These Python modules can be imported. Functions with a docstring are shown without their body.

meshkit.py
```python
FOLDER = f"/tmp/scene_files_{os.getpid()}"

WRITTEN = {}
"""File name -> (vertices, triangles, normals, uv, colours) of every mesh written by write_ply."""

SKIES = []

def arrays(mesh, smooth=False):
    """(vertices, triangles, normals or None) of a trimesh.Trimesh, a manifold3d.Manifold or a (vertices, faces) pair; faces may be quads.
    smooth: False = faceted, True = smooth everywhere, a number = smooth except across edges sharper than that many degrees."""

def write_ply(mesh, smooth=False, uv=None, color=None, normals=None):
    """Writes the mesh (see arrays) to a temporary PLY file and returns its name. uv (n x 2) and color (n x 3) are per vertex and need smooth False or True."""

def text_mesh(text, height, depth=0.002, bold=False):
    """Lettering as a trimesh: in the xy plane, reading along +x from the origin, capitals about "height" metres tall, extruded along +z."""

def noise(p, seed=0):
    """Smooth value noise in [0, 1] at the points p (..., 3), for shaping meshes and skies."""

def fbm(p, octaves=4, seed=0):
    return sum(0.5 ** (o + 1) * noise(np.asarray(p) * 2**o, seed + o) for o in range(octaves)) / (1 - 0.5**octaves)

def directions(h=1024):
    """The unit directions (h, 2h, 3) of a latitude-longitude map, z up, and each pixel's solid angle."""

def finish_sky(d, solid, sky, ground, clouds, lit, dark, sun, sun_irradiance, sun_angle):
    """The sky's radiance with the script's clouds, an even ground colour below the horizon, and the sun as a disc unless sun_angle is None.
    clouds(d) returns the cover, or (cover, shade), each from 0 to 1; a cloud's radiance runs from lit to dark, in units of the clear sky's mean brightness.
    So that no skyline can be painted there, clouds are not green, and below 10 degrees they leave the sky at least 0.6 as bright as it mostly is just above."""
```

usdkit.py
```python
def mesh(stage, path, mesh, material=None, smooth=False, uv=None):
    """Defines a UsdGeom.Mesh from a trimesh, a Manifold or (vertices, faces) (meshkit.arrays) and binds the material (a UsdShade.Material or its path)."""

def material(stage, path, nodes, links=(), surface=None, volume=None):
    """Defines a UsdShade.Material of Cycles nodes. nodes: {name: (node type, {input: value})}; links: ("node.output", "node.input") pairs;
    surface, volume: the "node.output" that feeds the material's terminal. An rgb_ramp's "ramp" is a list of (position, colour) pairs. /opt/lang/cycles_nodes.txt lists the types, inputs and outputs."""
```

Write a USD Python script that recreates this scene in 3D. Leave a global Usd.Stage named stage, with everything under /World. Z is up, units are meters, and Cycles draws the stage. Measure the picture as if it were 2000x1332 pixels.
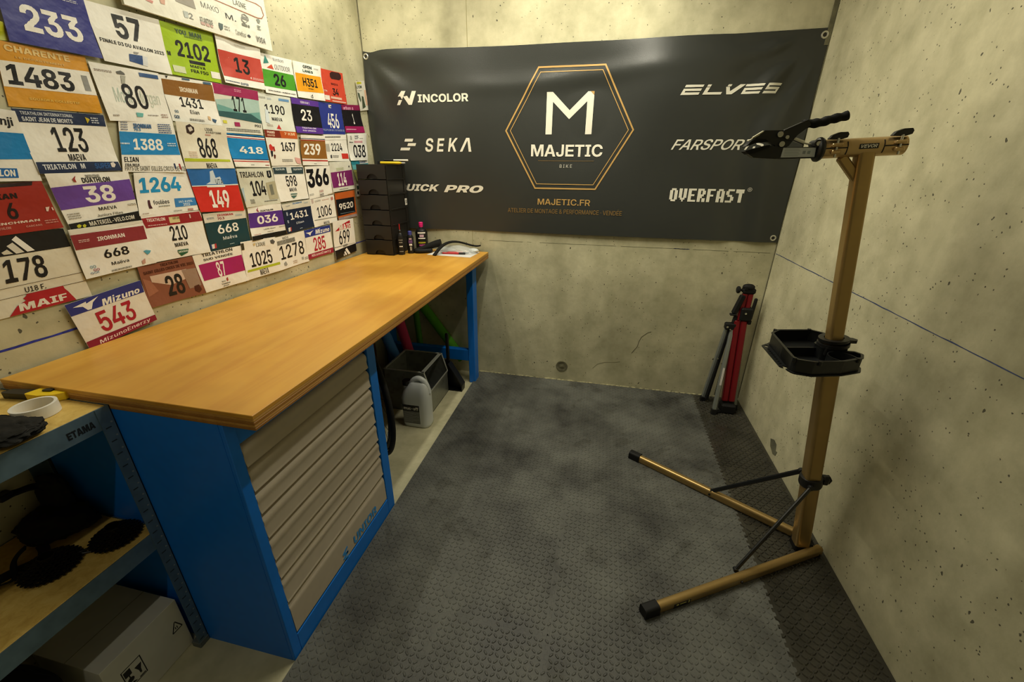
import math, random
import numpy as np, trimesh, usdkit, glob
from pxr import Usd, UsdGeom, UsdLux, UsdShade, Gf, Sdf, Vt
from PIL import Image, ImageDraw, ImageFont
from shapely import affinity, box as sbox, union_all
from shapely.geometry import Polygon, LineString, Point

stage = Usd.Stage.CreateInMemory()
UsdGeom.SetStageUpAxis(stage, UsdGeom.Tokens.z); UsdGeom.SetStageMetersPerUnit(stage, 1.0)
UsdGeom.Xform.Define(stage, '/World'); UsdGeom.Scope.Define(stage, '/World/Looks')

# ---------------------------------------------------------------- camera, light, exposure
CAM = (0.0, 0.0, 1.42)
ROWS = ((0.97743928, 0.21102048, 0.00910014), (0.09020371, -0.37808699, -0.92136503), (-0.19098624, 0.90139924, -0.3885919))   # right, down, forward
cam = UsdGeom.Camera.Define(stage, '/World/camera')
cam.CreateHorizontalApertureAttr(36.0); cam.CreateVerticalApertureAttr(36.0 * 1332 / 2000)
cam.CreateFocalLengthAttr(36.0 * 800.94 / 2000); cam.CreateClippingRangeAttr(Gf.Vec2f(0.02, 50))
r_, d_, f_ = ROWS
cam.AddTransformOp().Set(Gf.Matrix4d(*r_, 0, *[-a for a in d_], 0, *[-a for a in f_], 0, *CAM, 1))
cam.GetPrim().CreateAttribute('exposure', Sdf.ValueTypeNames.Float).Set(0.80)
# LED tubes on the ceiling, along the room; the last hangs behind the camera
TUBES = ((-1.40, 0.40, 1.9), (-1.07, 0.65, 1.9), (-0.45, 0.95, 1.9), (0.05, 1.30, 1.9), (-0.35, 0.40, -0.6)); TZ, TL = 2.44, 1.12
for i, (tx, k, TY) in enumerate(TUBES):
    lt = UsdLux.RectLight.Define(stage, f'/World/tube_light_{i:03d}')
    lt.CreateWidthAttr(0.04); lt.CreateHeightAttr(TL); lt.CreateIntensityAttr(50.0 * k); lt.CreateColorAttr(Gf.Vec3f(1.0, 0.945, 0.76))
    lt.AddTranslateOp().Set(Gf.Vec3d(tx, TY, TZ - 0.004))

XL, XR, YB, YF, ZC = -1.482, 0.986, 2.645, -1.7, 2.5
BENCH_Z = 0.911

# ---------------------------------------------------------------- helpers
ORG = {'/World': (0, 0, 0)}; USED = {}
def numbered(path):
    k = USED.get(path, -1) + 1; USED[path] = k
    return path if k == 0 else f'{path}_{k:03d}'
def data(p, label=None, cat=None, group=None, kind=None):
    for k, v in (('label', label), ('category', cat), ('group', group), ('kind', kind)):
        if v: p.SetCustomDataByKey(k, v)
    return p
def thing(name, label, cat, loc=(0, 0, 0), group=None, kind=None):
    path = numbered('/World/' + name); x = UsdGeom.Xform.Define(stage, path); x.AddTranslateOp().Set(Gf.Vec3d(*map(float, loc)))
    ORG[path] = tuple(loc); data(x.GetPrim(), label, cat, group, kind); return path
def obj(name, mesh, m, parent='/World', label=None, cat=None, group=None, kind=None, smooth=30):
    path = numbered(parent + '/' + name); o = np.array(ORG[parent], float)
    if isinstance(mesh, (list, tuple)) and len(mesh) and isinstance(mesh[0], trimesh.Trimesh): mesh = cat_(mesh)
    t = mesh.copy(); t.apply_translation(-o)
    usdkit.mesh(stage, path, t, m, smooth=smooth); ORG[path] = tuple(o)
    data(stage.GetPrimAtPath(path), label, cat, group, kind); return path
cat_ = trimesh.util.concatenate
def box(x0, x1, y0, y1, z0, z1, c=0.0):
    lo, hi = np.minimum([x0, y0, z0], [x1, y1, z1]), np.maximum([x0, y0, z0], [x1, y1, z1])
    if c <= 0:
        m = trimesh.creation.box(hi - lo); m.apply_translation((lo + hi) / 2); return m
    c = min(c, (hi - lo).min() * .49); P = []
    for k in range(3):
        l, h = lo + c, hi - c; l = l.copy(); h = h.copy(); l[k] = lo[k]; h[k] = hi[k]
        P += [[a, b, d] for a in (l[0], h[0]) for b in (l[1], h[1]) for d in (l[2], h[2])]
    return trimesh.convex.convex_hull(np.array(P))
def frame_(p0, p1, up=(0, 0, 1)):
    p0, p1 = np.array(p0, float), np.array(p1, float); d = p1 - p0; L = np.linalg.norm(d); d /= L
    up = np.array(up, float)
    if abs(d @ up) > .98: up = np.array([0, 1, 0.])
    s = np.cross(up, d); s /= np.linalg.norm(s); u = np.cross(d, s); T = np.eye(4)
    T[:3, 0], T[:3, 1], T[:3, 2], T[:3, 3] = s, u, d, p0; return T, L
def bar(p0, p1, w, h, c=0.002, up=(0, 0, 1)):
    T, L = frame_(p0, p1, up); m = box(-w / 2, w / 2, -h / 2, h / 2, 0, L, c); m.apply_transform(T); return m
def cyl(p0, p1, r, n=20, r1=None):
    T, L = frame_(p0, p1); r1 = r if r1 is None else r1
    return lathe([(0, 0), (r, 0), (r1, L), (0, L)], n, T)
def lathe(prof, n=24, T=None):
    prof = np.array(prof, float); a = np.linspace(0, 2 * math.pi, n, endpoint=False); V = []; F = []
    for r, z in prof: V += [[r * math.cos(t), r * math.sin(t), z] for t in a]
    for i in range(len(prof) - 1):
        for k in range(n):
            q = [i * n + k, i * n + (k + 1) % n, (i + 1) * n + (k + 1) % n, (i + 1) * n + k]
            F += [[q[0], q[1], q[2]], [q[0], q[2], q[3]]]
    m = trimesh.Trimesh(np.array(V), np.array(F), process=False)
    if T is not None: m.apply_transform(T)
    return m
def lathe_at(x, y, z, prof, n=24):
    return lathe(prof, n, trimesh.transformations.translation_matrix((x, y, z)))
def sweep(path, r, n=10, flat=None, cap=True):
    """tube along a polyline; flat=(w,h) makes a strap"""
    P = np.array(path, float); V = []; F = []; up = np.array([0, 0, 1.]); a = np.linspace(0, 2 * math.pi, n, endpoint=False)
    r = np.broadcast_to(r, len(P)) if flat is None else None
    for i, p in enumerate(P):
        t = P[min(i + 1, len(P) - 1)] - P[max(i - 1, 0)]; t /= np.linalg.norm(t)
        u = up - t * (up @ t)
        if np.linalg.norm(u) < .2: u = np.array([0, 1, 0.]) - t * t[1]
        u /= np.linalg.norm(u); up = u; s = np.cross(t, u)
        if flat is None: V += [p + r[i] * (math.cos(k) * s + math.sin(k) * u) for k in a]
        else: V += [p + flat[0] / 2 * sx * s + flat[1] / 2 * sy * u for sx, sy in ((1, 1), (-1, 1), (-1, -1), (1, -1))]
    if flat is not None: n = 4
    for i in range(len(P) - 1):
        for k in range(n):
            q = [i * n + k, i * n + (k + 1) % n, (i + 1) * n + (k + 1) % n, (i + 1) * n + k]; F += [[q[0], q[1], q[2]], [q[0], q[2], q[3]]]
    if cap:
        for base, rev in ((0, True), ((len(P) - 1) * n, False)):
            for k in range(1, n - 1): F.append([base, base + k + 1, base + k] if rev else [base, base + k, base + k + 1])
    m = trimesh.Trimesh(np.array(V), np.array(F), process=False); m.fix_normals(); return m
def spline(pts, n=24):
    from scipy.interpolate import CubicSpline
    P = np.array(pts, float); t = np.r_[0, np.cumsum(np.linalg.norm(np.diff(P, axis=0), axis=1))]
    return CubicSpline(t, P)(np.linspace(0, t[-1], n))
def rbar(p0, p1, w, h, r, up=(0, 0, 1)):
    T, L = frame_(p0, p1, up); m = trimesh.creation.extrude_polygon(Polygon(sbox(-w / 2 + r, -h / 2 + r, w / 2 - r, h / 2 - r).buffer(r, quad_segs=5).exterior.coords), L, engine='earcut'); m.apply_transform(T); return m
def extr(poly, h, o, ux, uy, bevel=0):
    """polygon (points or shapely) in the plane o + x*ux + y*uy, extruded h along ux x uy"""
    if hasattr(poly, 'geoms'): return cat_([extr(g, h, o, ux, uy) for g in poly.geoms if g.geom_type == 'Polygon'])
    if not isinstance(poly, Polygon): poly = Polygon(poly)
    m = trimesh.creation.extrude_polygon(poly.buffer(0), h, engine='earcut'); ux, uy = np.array(ux, float), np.array(uy, float)
    T = np.eye(4); T[:3, 0], T[:3, 1], T[:3, 2], T[:3, 3] = ux, uy, np.cross(ux, uy), o; m.apply_transform(T); return m
def flatpoly(shape):
    V, F, n = [], [], 0
    for g in getattr(shape, 'geoms', [shape]):
        if g.geom_type != 'Polygon' or g.area < 1e-12: continue
        v, f = trimesh.creation.triangulate_polygon(g, engine='earcut'); v = np.asarray(v); f = np.asarray(f)
        V.append(v); F.append(f + n); n += len(v)
    if not V: return np.zeros((0, 2)), np.zeros((0, 3), int)
    V, F = np.vstack(V), np.vstack(F)
    a, b, c = V[F[:, 0]], V[F[:, 1]], V[F[:, 2]]
    s = (b[:, 0] - a[:, 0]) * (c[:, 1] - a[:, 1]) - (b[:, 1] - a[:, 1]) * (c[:, 0] - a[:, 0])
    F[s < 0] = F[s < 0][:, ::-1]; return V, F
INTER = glob.glob('/opt/blender-*/*/datafiles/fonts/Inter.woff2')[0]
FONTS = {}; GLYPHS = {}
def glyphs(text, weight=700, shear=0.0, size=72):
    """outline of a word in the unit square (x right, y up)"""
    key = (text, weight, shear, size)
    if key in GLYPHS: return GLYPHS[key]
    if (weight, size) not in FONTS:
        f = ImageFont.truetype(INTER, size); f.set_variation_by_axes([14 if size < 60 else 28, weight]); FONTS[weight, size] = f
    f = FONTS[weight, size]; x0, y0, x1, y1 = f.getbbox(text, anchor='ls')
    im = Image.new('L', (x1 - x0 + 8, y1 - y0 + 8)); ImageDraw.Draw(im).text((4 - x0, 4 - y0), text, 255, f, anchor='ls')
    on = np.pad(np.asarray(im) > 127, ((0, 0), (1, 1))).astype(np.int8)
    rows, st = np.nonzero(np.diff(on, axis=1) == 1); en = np.nonzero(np.diff(on, axis=1) == -1)[1]
    s = union_all(sbox(st, -rows - 1, en, -rows)).buffer(0.6).buffer(-0.6).simplify(0.7)
    if shear: s = affinity.skew(s, xs=math.degrees(math.atan(shear)), origin=(0, 0))
    a, b, c, d = s.bounds; s = affinity.affine_transform(s, [1 / (c - a), 0, 0, 1 / (d - b), -a / (c - a), -b / (d - b)])
    GLYPHS[key] = s; return s
def text_on(text, o, ux, uy, w, h, weight=700, shear=0.0, size=72):
    V, F = flatpoly(glyphs(text, weight, shear, size)); ux, uy = np.array(ux, float), np.array(uy, float)
    return trimesh.Trimesh(np.array(o) + V[:, :1] * w * ux + V[:, 1:] * h * uy, F, process=False)
def lin(c):
    if isinstance(c, str): c = [int(c[i:i + 2], 16) / 255 for i in (1, 3, 5)]
    return tuple(((x + .055) / 1.055) ** 2.4 if x > .04045 else x / 12.92 for x in c)
MATS = {}
def M(name, col, rough=.5, metal=0, spec=.5, var=0.0, vscale=8, bump=0.0, bscale=60, rvar=0, coat=0, trans=0, stretch=None, col2=None):
    """plain painted, plastic, metal or paper surface: colour with a little noise, fine relief"""
    if name in MATS: return MATS[name]
    c = np.array(lin(col)); n = {'p': ('principled_bsdf', {'base_color': tuple(c), 'roughness': rough, 'metallic': metal, 'specular_ior_level': spec, 'coat_weight': coat, 'transmission_weight': trans})}; L = []
    n['g'] = ('geometry', {}); src = 'g.position'
    if stretch: n['mp'] = ('mapping', {'scale': stretch}); L.append(('g.position', 'mp.vector')); src = 'mp.vector'
    if var or col2:
        c2 = np.array(lin(col2)) if col2 else c * (1 - var)
        n['n'] = ('noise_texture', {'scale': vscale, 'detail': 5.0, 'roughness': .6}); n['r'] = ('rgb_ramp', {'ramp': [(.32, tuple(c2)), (.68, tuple(np.minimum(c * (1 + var * .5), 1)))]})
        L += [(src, 'n.vector'), ('n.fac', 'r.fac'), ('r.color', 'p.base_color')]
    if rvar:
        n['n3'] = ('noise_texture', {'scale': vscale * 2.3, 'detail': 4.0}); n['mr'] = ('map_range', {'from_min': .3, 'from_max': .7, 'to_min': rough - rvar, 'to_max': rough + rvar})
        L += [(src, 'n3.vector'), ('n3.fac', 'mr.value'), ('mr.result', 'p.roughness')]
    if bump:
        n['n2'] = ('noise_texture', {'scale': bscale, 'detail': 3.0}); n['b'] = ('bump', {'strength': 1.0, 'distance': bump}); L += [(src, 'n2.vector'), ('n2.fac', 'b.height'), ('b.normal', 'p.normal')]
    MATS[name] = usdkit.material(stage, '/World/Looks/' + name, n, L, surface='p.BSDF'); return MATS[name]
def ink(col):
    return M('print_' + col[1:], col, rough=.42, spec=.4, bump=.0030, bscale=20, var=.05, vscale=14)

# ---------------------------------------------------------------- materials of the setting
def concrete(name, col, dark, holes=True, hole_thr=.16, axis='x'):
    n = {'g': ('geometry', {}), 'p': ('principled_bsdf', {'roughness': .75, 'specular_ior_level': .25}),
         'n1': ('noise_texture', {'scale': 1.5, 'detail': 5.0, 'roughness': .6}), 'n2': ('noise_texture', {'scale': 9.0, 'detail': 6.0, 'roughness': .65}), 'n3': ('noise_texture', {'scale': 70.0, 'detail': 4.0}),
         'r1': ('rgb_ramp', {'ramp': [(.3, lin(dark)), (.62, lin(col))]}), 'r2': ('rgb_ramp', {'ramp': [(.25, (.62, .63, .58)), (.62, (1, 1, 1))]}),
         'mm': ('mix_color', {'blend_type': 'multiply', 'fac': .75}),
         'st': ('mapping', {'scale': (3.0, 3.0, .55)}), 'n4': ('noise_texture', {'scale': 2.2, 'detail': 4.0}), 'r4': ('rgb_ramp', {'ramp': [(.34, (.80, .80, .76)), (.55, (1, 1, 1))]}), 'm4': ('mix_color', {'blend_type': 'multiply', 'fac': .6})}
    L = [('g.position', 'n1.vector'), ('g.position', 'n2.vector'), ('g.position', 'n3.vector'), ('n1.fac', 'r1.fac'), ('n2.fac', 'r2.fac'), ('r1.color', 'mm.a'), ('r2.color', 'mm.b'),
         ('g.position', 'st.vector'), ('st.vector', 'n4.vector'), ('n4.fac', 'r4.fac'), ('mm.result', 'm4.a'), ('r4.color', 'm4.b')]
    n['hb'] = ('math', {'math_type': 'multiply', 'value2': .25}); L += [('n3.fac', 'hb.value1')]
    n['b'] = ('bump', {'strength': .6, 'distance': .003}); L += [('hb.value', 'b.height'), ('b.normal', 'p.normal')]
    last = 'm4.result'
    if holes:   # bug holes left by the formwork: rare small dark pits
        for i, (sc, thr, gate) in enumerate(((12.0, .042, .58), (26.0, .085, .55), (60.0, .15, .56))):
            a, b_, c_ = f'w{i}', f'v{i}', f'q{i}'
            n[a] = ('noise_texture', {'scale': sc * 2.2, 'detail': 2.0}); n[f'mp{i}'] = ('mapping', {'scale': (1, 1, .5 if i < 2 else 1.0), 'rotation': (.5 if i == 1 else 0, .5 if i == 1 else 0, 0)}); n[f'wa{i}'] = ('mix_vector', {'fac': .36 / sc})
            n[b_] = ('voronoi_texture', {'scale': sc}); n[f'l{i}'] = ('math', {'math_type': 'less_than', 'value2': thr}); n[f'gn{i}'] = ('noise_texture', {'scale': 2.6 + 2 * i, 'detail': 2.0}); n[f'ga{i}'] = ('math', {'math_type': 'greater_than', 'value2': gate - .08})
            n[f'rc{i}'] = ('separate_color', {}); n[f'gr{i}'] = ('math', {'math_type': 'greater_than', 'value2': .62}); n[f'a{i}'] = ('math', {'math_type': 'multiply'}); n[f'aa{i}'] = ('math', {'math_type': 'multiply'})
            n[f'mx{i}'] = ('mix_color', {'b': (.035, .034, .025)}); n[f'sc{i}'] = ('math', {'math_type': 'multiply', 'value2': .85})
            L += [('g.position', a + '.vector'), ('g.position', f'wa{i}.a'), (a + '.color', f'wa{i}.b'), (f'wa{i}.result', f'mp{i}.vector'), (f'mp{i}.vector', b_ + '.vector'), (b_ + '.distance', f'l{i}.value1'), ('g.position', f'gn{i}.vector'), (f'gn{i}.fac', f'ga{i}.value1'),
                  (b_ + '.color', f'rc{i}.color'), (f'rc{i}.r', f'gr{i}.value1'), (f'l{i}.value', f'a{i}.value1'), (f'gr{i}.value', f'a{i}.value2'), (f'a{i}.value', f'aa{i}.value1'), (f'ga{i}.value', f'aa{i}.value2'),
                  (f'aa{i}.value', f'sc{i}.value1'), (f'sc{i}.value', f'mx{i}.fac'), (last, f'mx{i}.a')]
            last = f'mx{i}.result'
    L.append((last, 'p.base_color'))
    return usdkit.material(stage, '/World/Looks/' + name, n, L, surface='p.BSDF')
WALL = concrete('wall_concrete', '#d3cdac', '#aea98c')
FLOOR = concrete('floor_concrete', '#cdc7a6', '#b5af90', holes=False)
CEIL = concrete('ceiling_concrete', '#b9b49a', '#a19c84', holes=False)

# ---------------------------------------------------------------- the setting
def struct(name, mesh, m, label=None): return obj(name, mesh, m, kind='structure', label=label)
fl = struct('floor', box(XL - .15, XR + .15, YF - .15, YB + .15, -.12, 0), FLOOR, 'bare cream concrete floor along the bench')
wl = struct('wall_left', box(XL - .15, XL, YF, YB + .15, 0, ZC), WALL, 'raw concrete wall covered with race bibs')
wr = struct('wall_right', box(XR, XR + .15, YF, YB + .15, 0, ZC), WALL, 'raw pitted concrete wall behind the gold stand')
wb = struct('wall_back', box(XL, XR, YB, YB + .15, 0, ZC), WALL, 'raw concrete wall with the dark banner')
struct('wall_front', box(XL, XR, YF - .15, YF, 0, ZC), M('grey_shutter', '#8d8c84', .7, var=.1, vscale=5), 'grey wall behind the camera')
struct('ceiling', box(XL - .15, XR + .15, YF - .15, YB + .15, ZC, ZC + .15), CEIL, 'bare concrete ceiling')
CHALK_L = M('blue_chalk', '#2c35a0', .8, var=.4, vscale=60); CHALK_D = M('dark_blue_chalk', '#3d4a72', .8, var=.5, vscale=60); CHALK_F = M('faint_chalk', '#77785f', .9, var=.2, vscale=40)
random.seed(3)
def chalk(a, b, w, nrm, parent, m, gaps=0):
    a, b = np.array(a, float), np.array(b, float); n = 60; up = np.array([0, 0, 1.]); V = []; F = []
    for i in range(n + 1):
        p = a + (b - a) * i / n + np.array(nrm) * .0006; ww = w * (.7 + .6 * random.random()); j = (random.random() - .5) * .0015
        V += [p + up * (ww / 2 + j), p - up * (ww / 2 - j)]
    for i in range(n):
        if random.random() < gaps: continue
        F += [[2 * i, 2 * i + 1, 2 * i + 3], [2 * i, 2 * i + 3, 2 * i + 2]]
    obj('chalk_line', trimesh.Trimesh(np.array(V), np.array(F), process=False), m, parent, smooth=False)
chalk((XL, .3, .972), (XL, YB, .985), .0055, (1, 0, 0), wl, CHALK_L)
chalk((XR, 2.63, .981), (XR, .2, .981), .0032, (-1, 0, 0), wr, CHALK_D)
chalk((-.72, YB, .981), (.96, YB, .981), .0022, (0, -1, 0), wb, CHALK_F, .12); chalk((.43, YB, .982), (.52, YB, .982), .0035, (0, -1, 0), wb, CHALK_D)
SEAL = M('corner_sealant', '#6d6a52', .8, var=.3, vscale=20, bump=.003, bscale=40)
obj('corner_joint', box(XR - .022, XR - .002, YB - .006, YB, 1.98, ZC), SEAL, wb); obj('corner_joint', cat_([box(XR - .004, XR, YB - .006, YB - .001, .02, 1.98), box(XL, XL + .004, YB - .006, YB, .02, ZC)]), SEAL, wb)
obj('form_joint', [box(-.835, -.832, YB - .0008, YB, 2.04, ZC), box(-.835, -.832, YB - .0008, YB, .93, 1.05)], M('joint_line', '#98926c', .9), wb)
# concrete tie hole with its plug, a spalled patch and the crumbled foot of the wall
o = (-.196, YB, .121)
HOLE = M('tie_hole_grey', '#6f6b52', .9, var=.3, vscale=30, bump=.003)
T = np.eye(4); T[:3, :3] = [[1, 0, 0], [0, 0, 1], [0, 1, 0]]; T[:3, 3] = (o[0], YB - .0005, o[2]); T[:3, 1] = (0, 0, 1); T[:3, 2] = (0, -1, 0)
obj('tie_hole', lathe([(.042, -.001), (.040, .003), (.034, .0035), (.026, .0005), (.018, .0002), (.012, .003), (0, .0045)], 20, T), HOLE, wb)
def blob(cx, cy, pts_r, seed):
    rs = np.random.RandomState(seed); k = len(pts_r); return Polygon([(cx + r * math.cos(2 * math.pi * i / k), cy + r * 1.0 * math.sin(2 * math.pi * i / k)) for i, r in enumerate(pts_r)])
V, F = flatpoly(Polygon([(1.50, .19), (1.515, .235), (1.53, .25), (1.545, .22), (1.548, .175), (1.538, .14), (1.52, .115), (1.50, .10), (1.512, .14)]))
PATCH = M('grey_patch', '#6e6d58', .85, var=.3, vscale=30)
crack = [(.268, .272), (.285, .30), (.300, .325), (.305, .36), (.318, .395), (.335, .412), (.355, .43), (.374, .437)]
obj('crack', sweep([(x, YB - .0004, z) for x, z in ((.02, .13), (.05, .165), (.10, .185), (.155, .19), (.20, .20))], .0009, 5), M('crack_light', '#5d5941', .95), wb)
obj('crack', sweep([(x, YB - .0005, z) for x, z in crack], .0014, 5), M('crack_dark', '#4b4834', .95), wb)
crumb = []
for i in range(70):
    x = -.78 + i * .0235 + random.uniform(-.01, .01)
    if x > .9: break
    s = random.uniform(.002, .007); q = trimesh.creation.icosphere(subdivisions=1, radius=1); q.vertices *= np.array([s * 2.4, s, s * .8]) * (1 + .3 * np.random.RandomState(i).rand(len(q.vertices), 1)); q.apply_translation((x, YB - .001, .01 + s * .3)); crumb.append(q)
obj('crumbled_edge', crumb, M('mortar_crumbs', '#a9a37e', .9, var=.4, vscale=50), wb, kind='stuff')
# ceiling LED tubes: the only lamps of the room, just outside the picture
for i, (tx, k, TY) in enumerate(TUBES):
    lamp = thing('ceiling_tube', f"white ceiling LED tube, {('nearest', 'second', 'third', 'fourth')[i] + ' from the bib-covered wall' if i < 4 else 'alone behind the camera'}", 'lamp', (tx, TY, ZC))
    obj('lamp_housing', box(tx - .025, tx + .025, TY - TL / 2 - .02, TY + TL / 2 + .02, TZ, ZC, .006), M('lamp_white', '#e8e6df', .4), lamp)
ph = Polygon([(2.083, .094), (2.041, .114), (2.009, .108), (1.998, .077), (1.979, .08), (1.987, .053), (2.018, .042), (2.063, .058)])
obj('grey_patch', extr(ph, .0012, (XR, 0, 0), (0, -1, 0), (0, 0, 1)) if False else extr(Polygon([(-y, z) for y, z in ph.exterior.coords]), .0012, (XR - .0002, 0, 0), (0, -1, 0), (0, 0, 1)), PATCH, wr)

# ---------------------------------------------------------------- interlocking floor mats
def rubber_grey():
    n = {'g': ('geometry', {}), 'n1': ('noise_texture', {'scale': 2.6, 'detail': 6.0, 'roughness': .62}), 'r1': ('rgb_ramp', {'ramp': [(.34, lin('#343432')), (.62, lin('#62635d'))]}),
         'n2': ('noise_texture', {'scale': 7.5, 'detail': 3.0, 'distortion': .8}), 'r2': ('rgb_ramp', {'ramp': [(.30, (.62, .61, .58)), (.40, (1, 1, 1))]}), 'm': ('mix_color', {'blend_type': 'multiply', 'fac': .9}),
         'n3': ('noise_texture', {'scale': 160.0, 'detail': 3.0}), 'b': ('bump', {'strength': 1.0, 'distance': .0006}), 'mr': ('map_range', {'from_min': .3, 'from_max': .7, 'to_min': .48, 'to_max': .68}), 'p': ('principled_bsdf', {'specular_ior_level': .4})}
    L = [('g.position', 'n1.vector'), ('g.position', 'n2.vector'), ('g.position', 'n3.vector'), ('n1.fac', 'r1.fac'), ('n2.fac', 'r2.fac'), ('r1.color', 'm.a'), ('r2.color', 'm.b'), ('m.result', 'p.base_color'), ('n1.fac', 'mr.value'), ('mr.result', 'p.roughness'), ('n3.fac', 'b.height'), ('b.normal', 'p.normal')]
    return usdkit.material(stage, '/World/Looks/worn_grey_rubber', n, L, surface='p.BSDF')
MAT_G = rubber_grey()
MAT_D = M('black_rubber', '#3a3831', .28, spec=.55, var=.25, vscale=6, rvar=.1, col2='#2b2a25')
PITCH = .377; MT = .011
def tooth_edge(a, b, fixed, axis, flip):
    """points of a jigsaw edge between two mats, the same for both neighbours"""
    lo, hi = min(a, b), max(a, b); cuts = [lo] + [k * .0145 for k in range(int(lo / .0145) - 2, int(hi / .0145) + 3) if lo + .004 < k * .0145 < hi - .004] + [hi]; pts = []
    for t0, t1 in zip(cuts[:-1], cuts[1:]):
        d = .004 if int(round((t0 + t1) / .029 - .5)) % 2 == 0 else -.004
        pts += [(t0 + .0006, d), (t1 - .0006, d)]
    if b < a: pts = pts[::-1]
    return [(t, fixed + d) if axis == 'x' else (fixed + d, t) for t, d in pts]
def tread_mesh(poly, h, L=.0135, W=.0048):
    V, F = [], []; x0, y0, x1, y1 = poly.bounds; p = .0185; inner = poly.buffer(-.003); from shapely import contains_xy
    i0, i1, j0, j1 = int(x0 / p) - 1, int(x1 / p) + 1, int(y0 / p) - 1, int(y1 / p) + 1
    I, J = np.meshgrid(np.arange(i0, i1 + 1), np.arange(j0, j1 + 1)); I = I.ravel(); J = J.ravel(); ok = contains_xy(inner, I * p, J * p)
    for i, j in zip(I[ok], J[ok]):
        a = math.pi / 4 if (i + j) % 2 == 0 else -math.pi / 4; c, s = math.cos(a), math.sin(a); o = np.array([i * p, j * p])
        q = [(-L, 0, 0), (-L * .55, -W, 0), (L * .55, -W, 0), (L, 0, 0), (L * .55, W, 0), (-L * .55, W, 0), (-L * .6, 0, h), (L * .6, 0, h), (-L * .4, -W * .5, h), (L * .4, -W * .5, h), (L * .4, W * .5, h), (-L * .4, W * .5, h)]
        b = len(V); V += [(o[0] + c * x - s * y, o[1] + s * x + c * y, z + MT - .0002 * (z == 0)) for x, y, z in q]
        F += [(b, b + 1, b + 8), (b, b + 8, b + 6), (b + 1, b + 2, b + 9), (b + 1, b + 9, b + 8), (b + 2, b + 3, b + 7), (b + 2, b + 7, b + 9), (b + 3, b + 4, b + 10), (b + 3, b + 10, b + 7), (b + 4, b + 5, b + 11), (b + 4, b + 11, b + 10), (b + 5, b, b + 6), (b + 5, b + 6, b + 11), (b + 6, b + 8, b + 11), (b + 8, b + 9, b + 11), (b + 9, b + 10, b + 11), (b + 9, b + 7, b + 10)]
    return trimesh.Trimesh(np.array(V), np.array(F), process=False)
cols = [(-.808, -.431), (-.431, -.054), (-.054, .323), (.323, .700), (.700, .983)]
rowname = {0: 'first', 1: 'second', 2: 'third', 3: 'fourth', 4: 'fifth', 5: 'sixth', 6: 'seventh', 7: 'eighth'}
colname = ['the column along the bench', 'the second column from bench', 'the middle column', 'the column beside dark strip', 'the strip by right wall']
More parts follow.
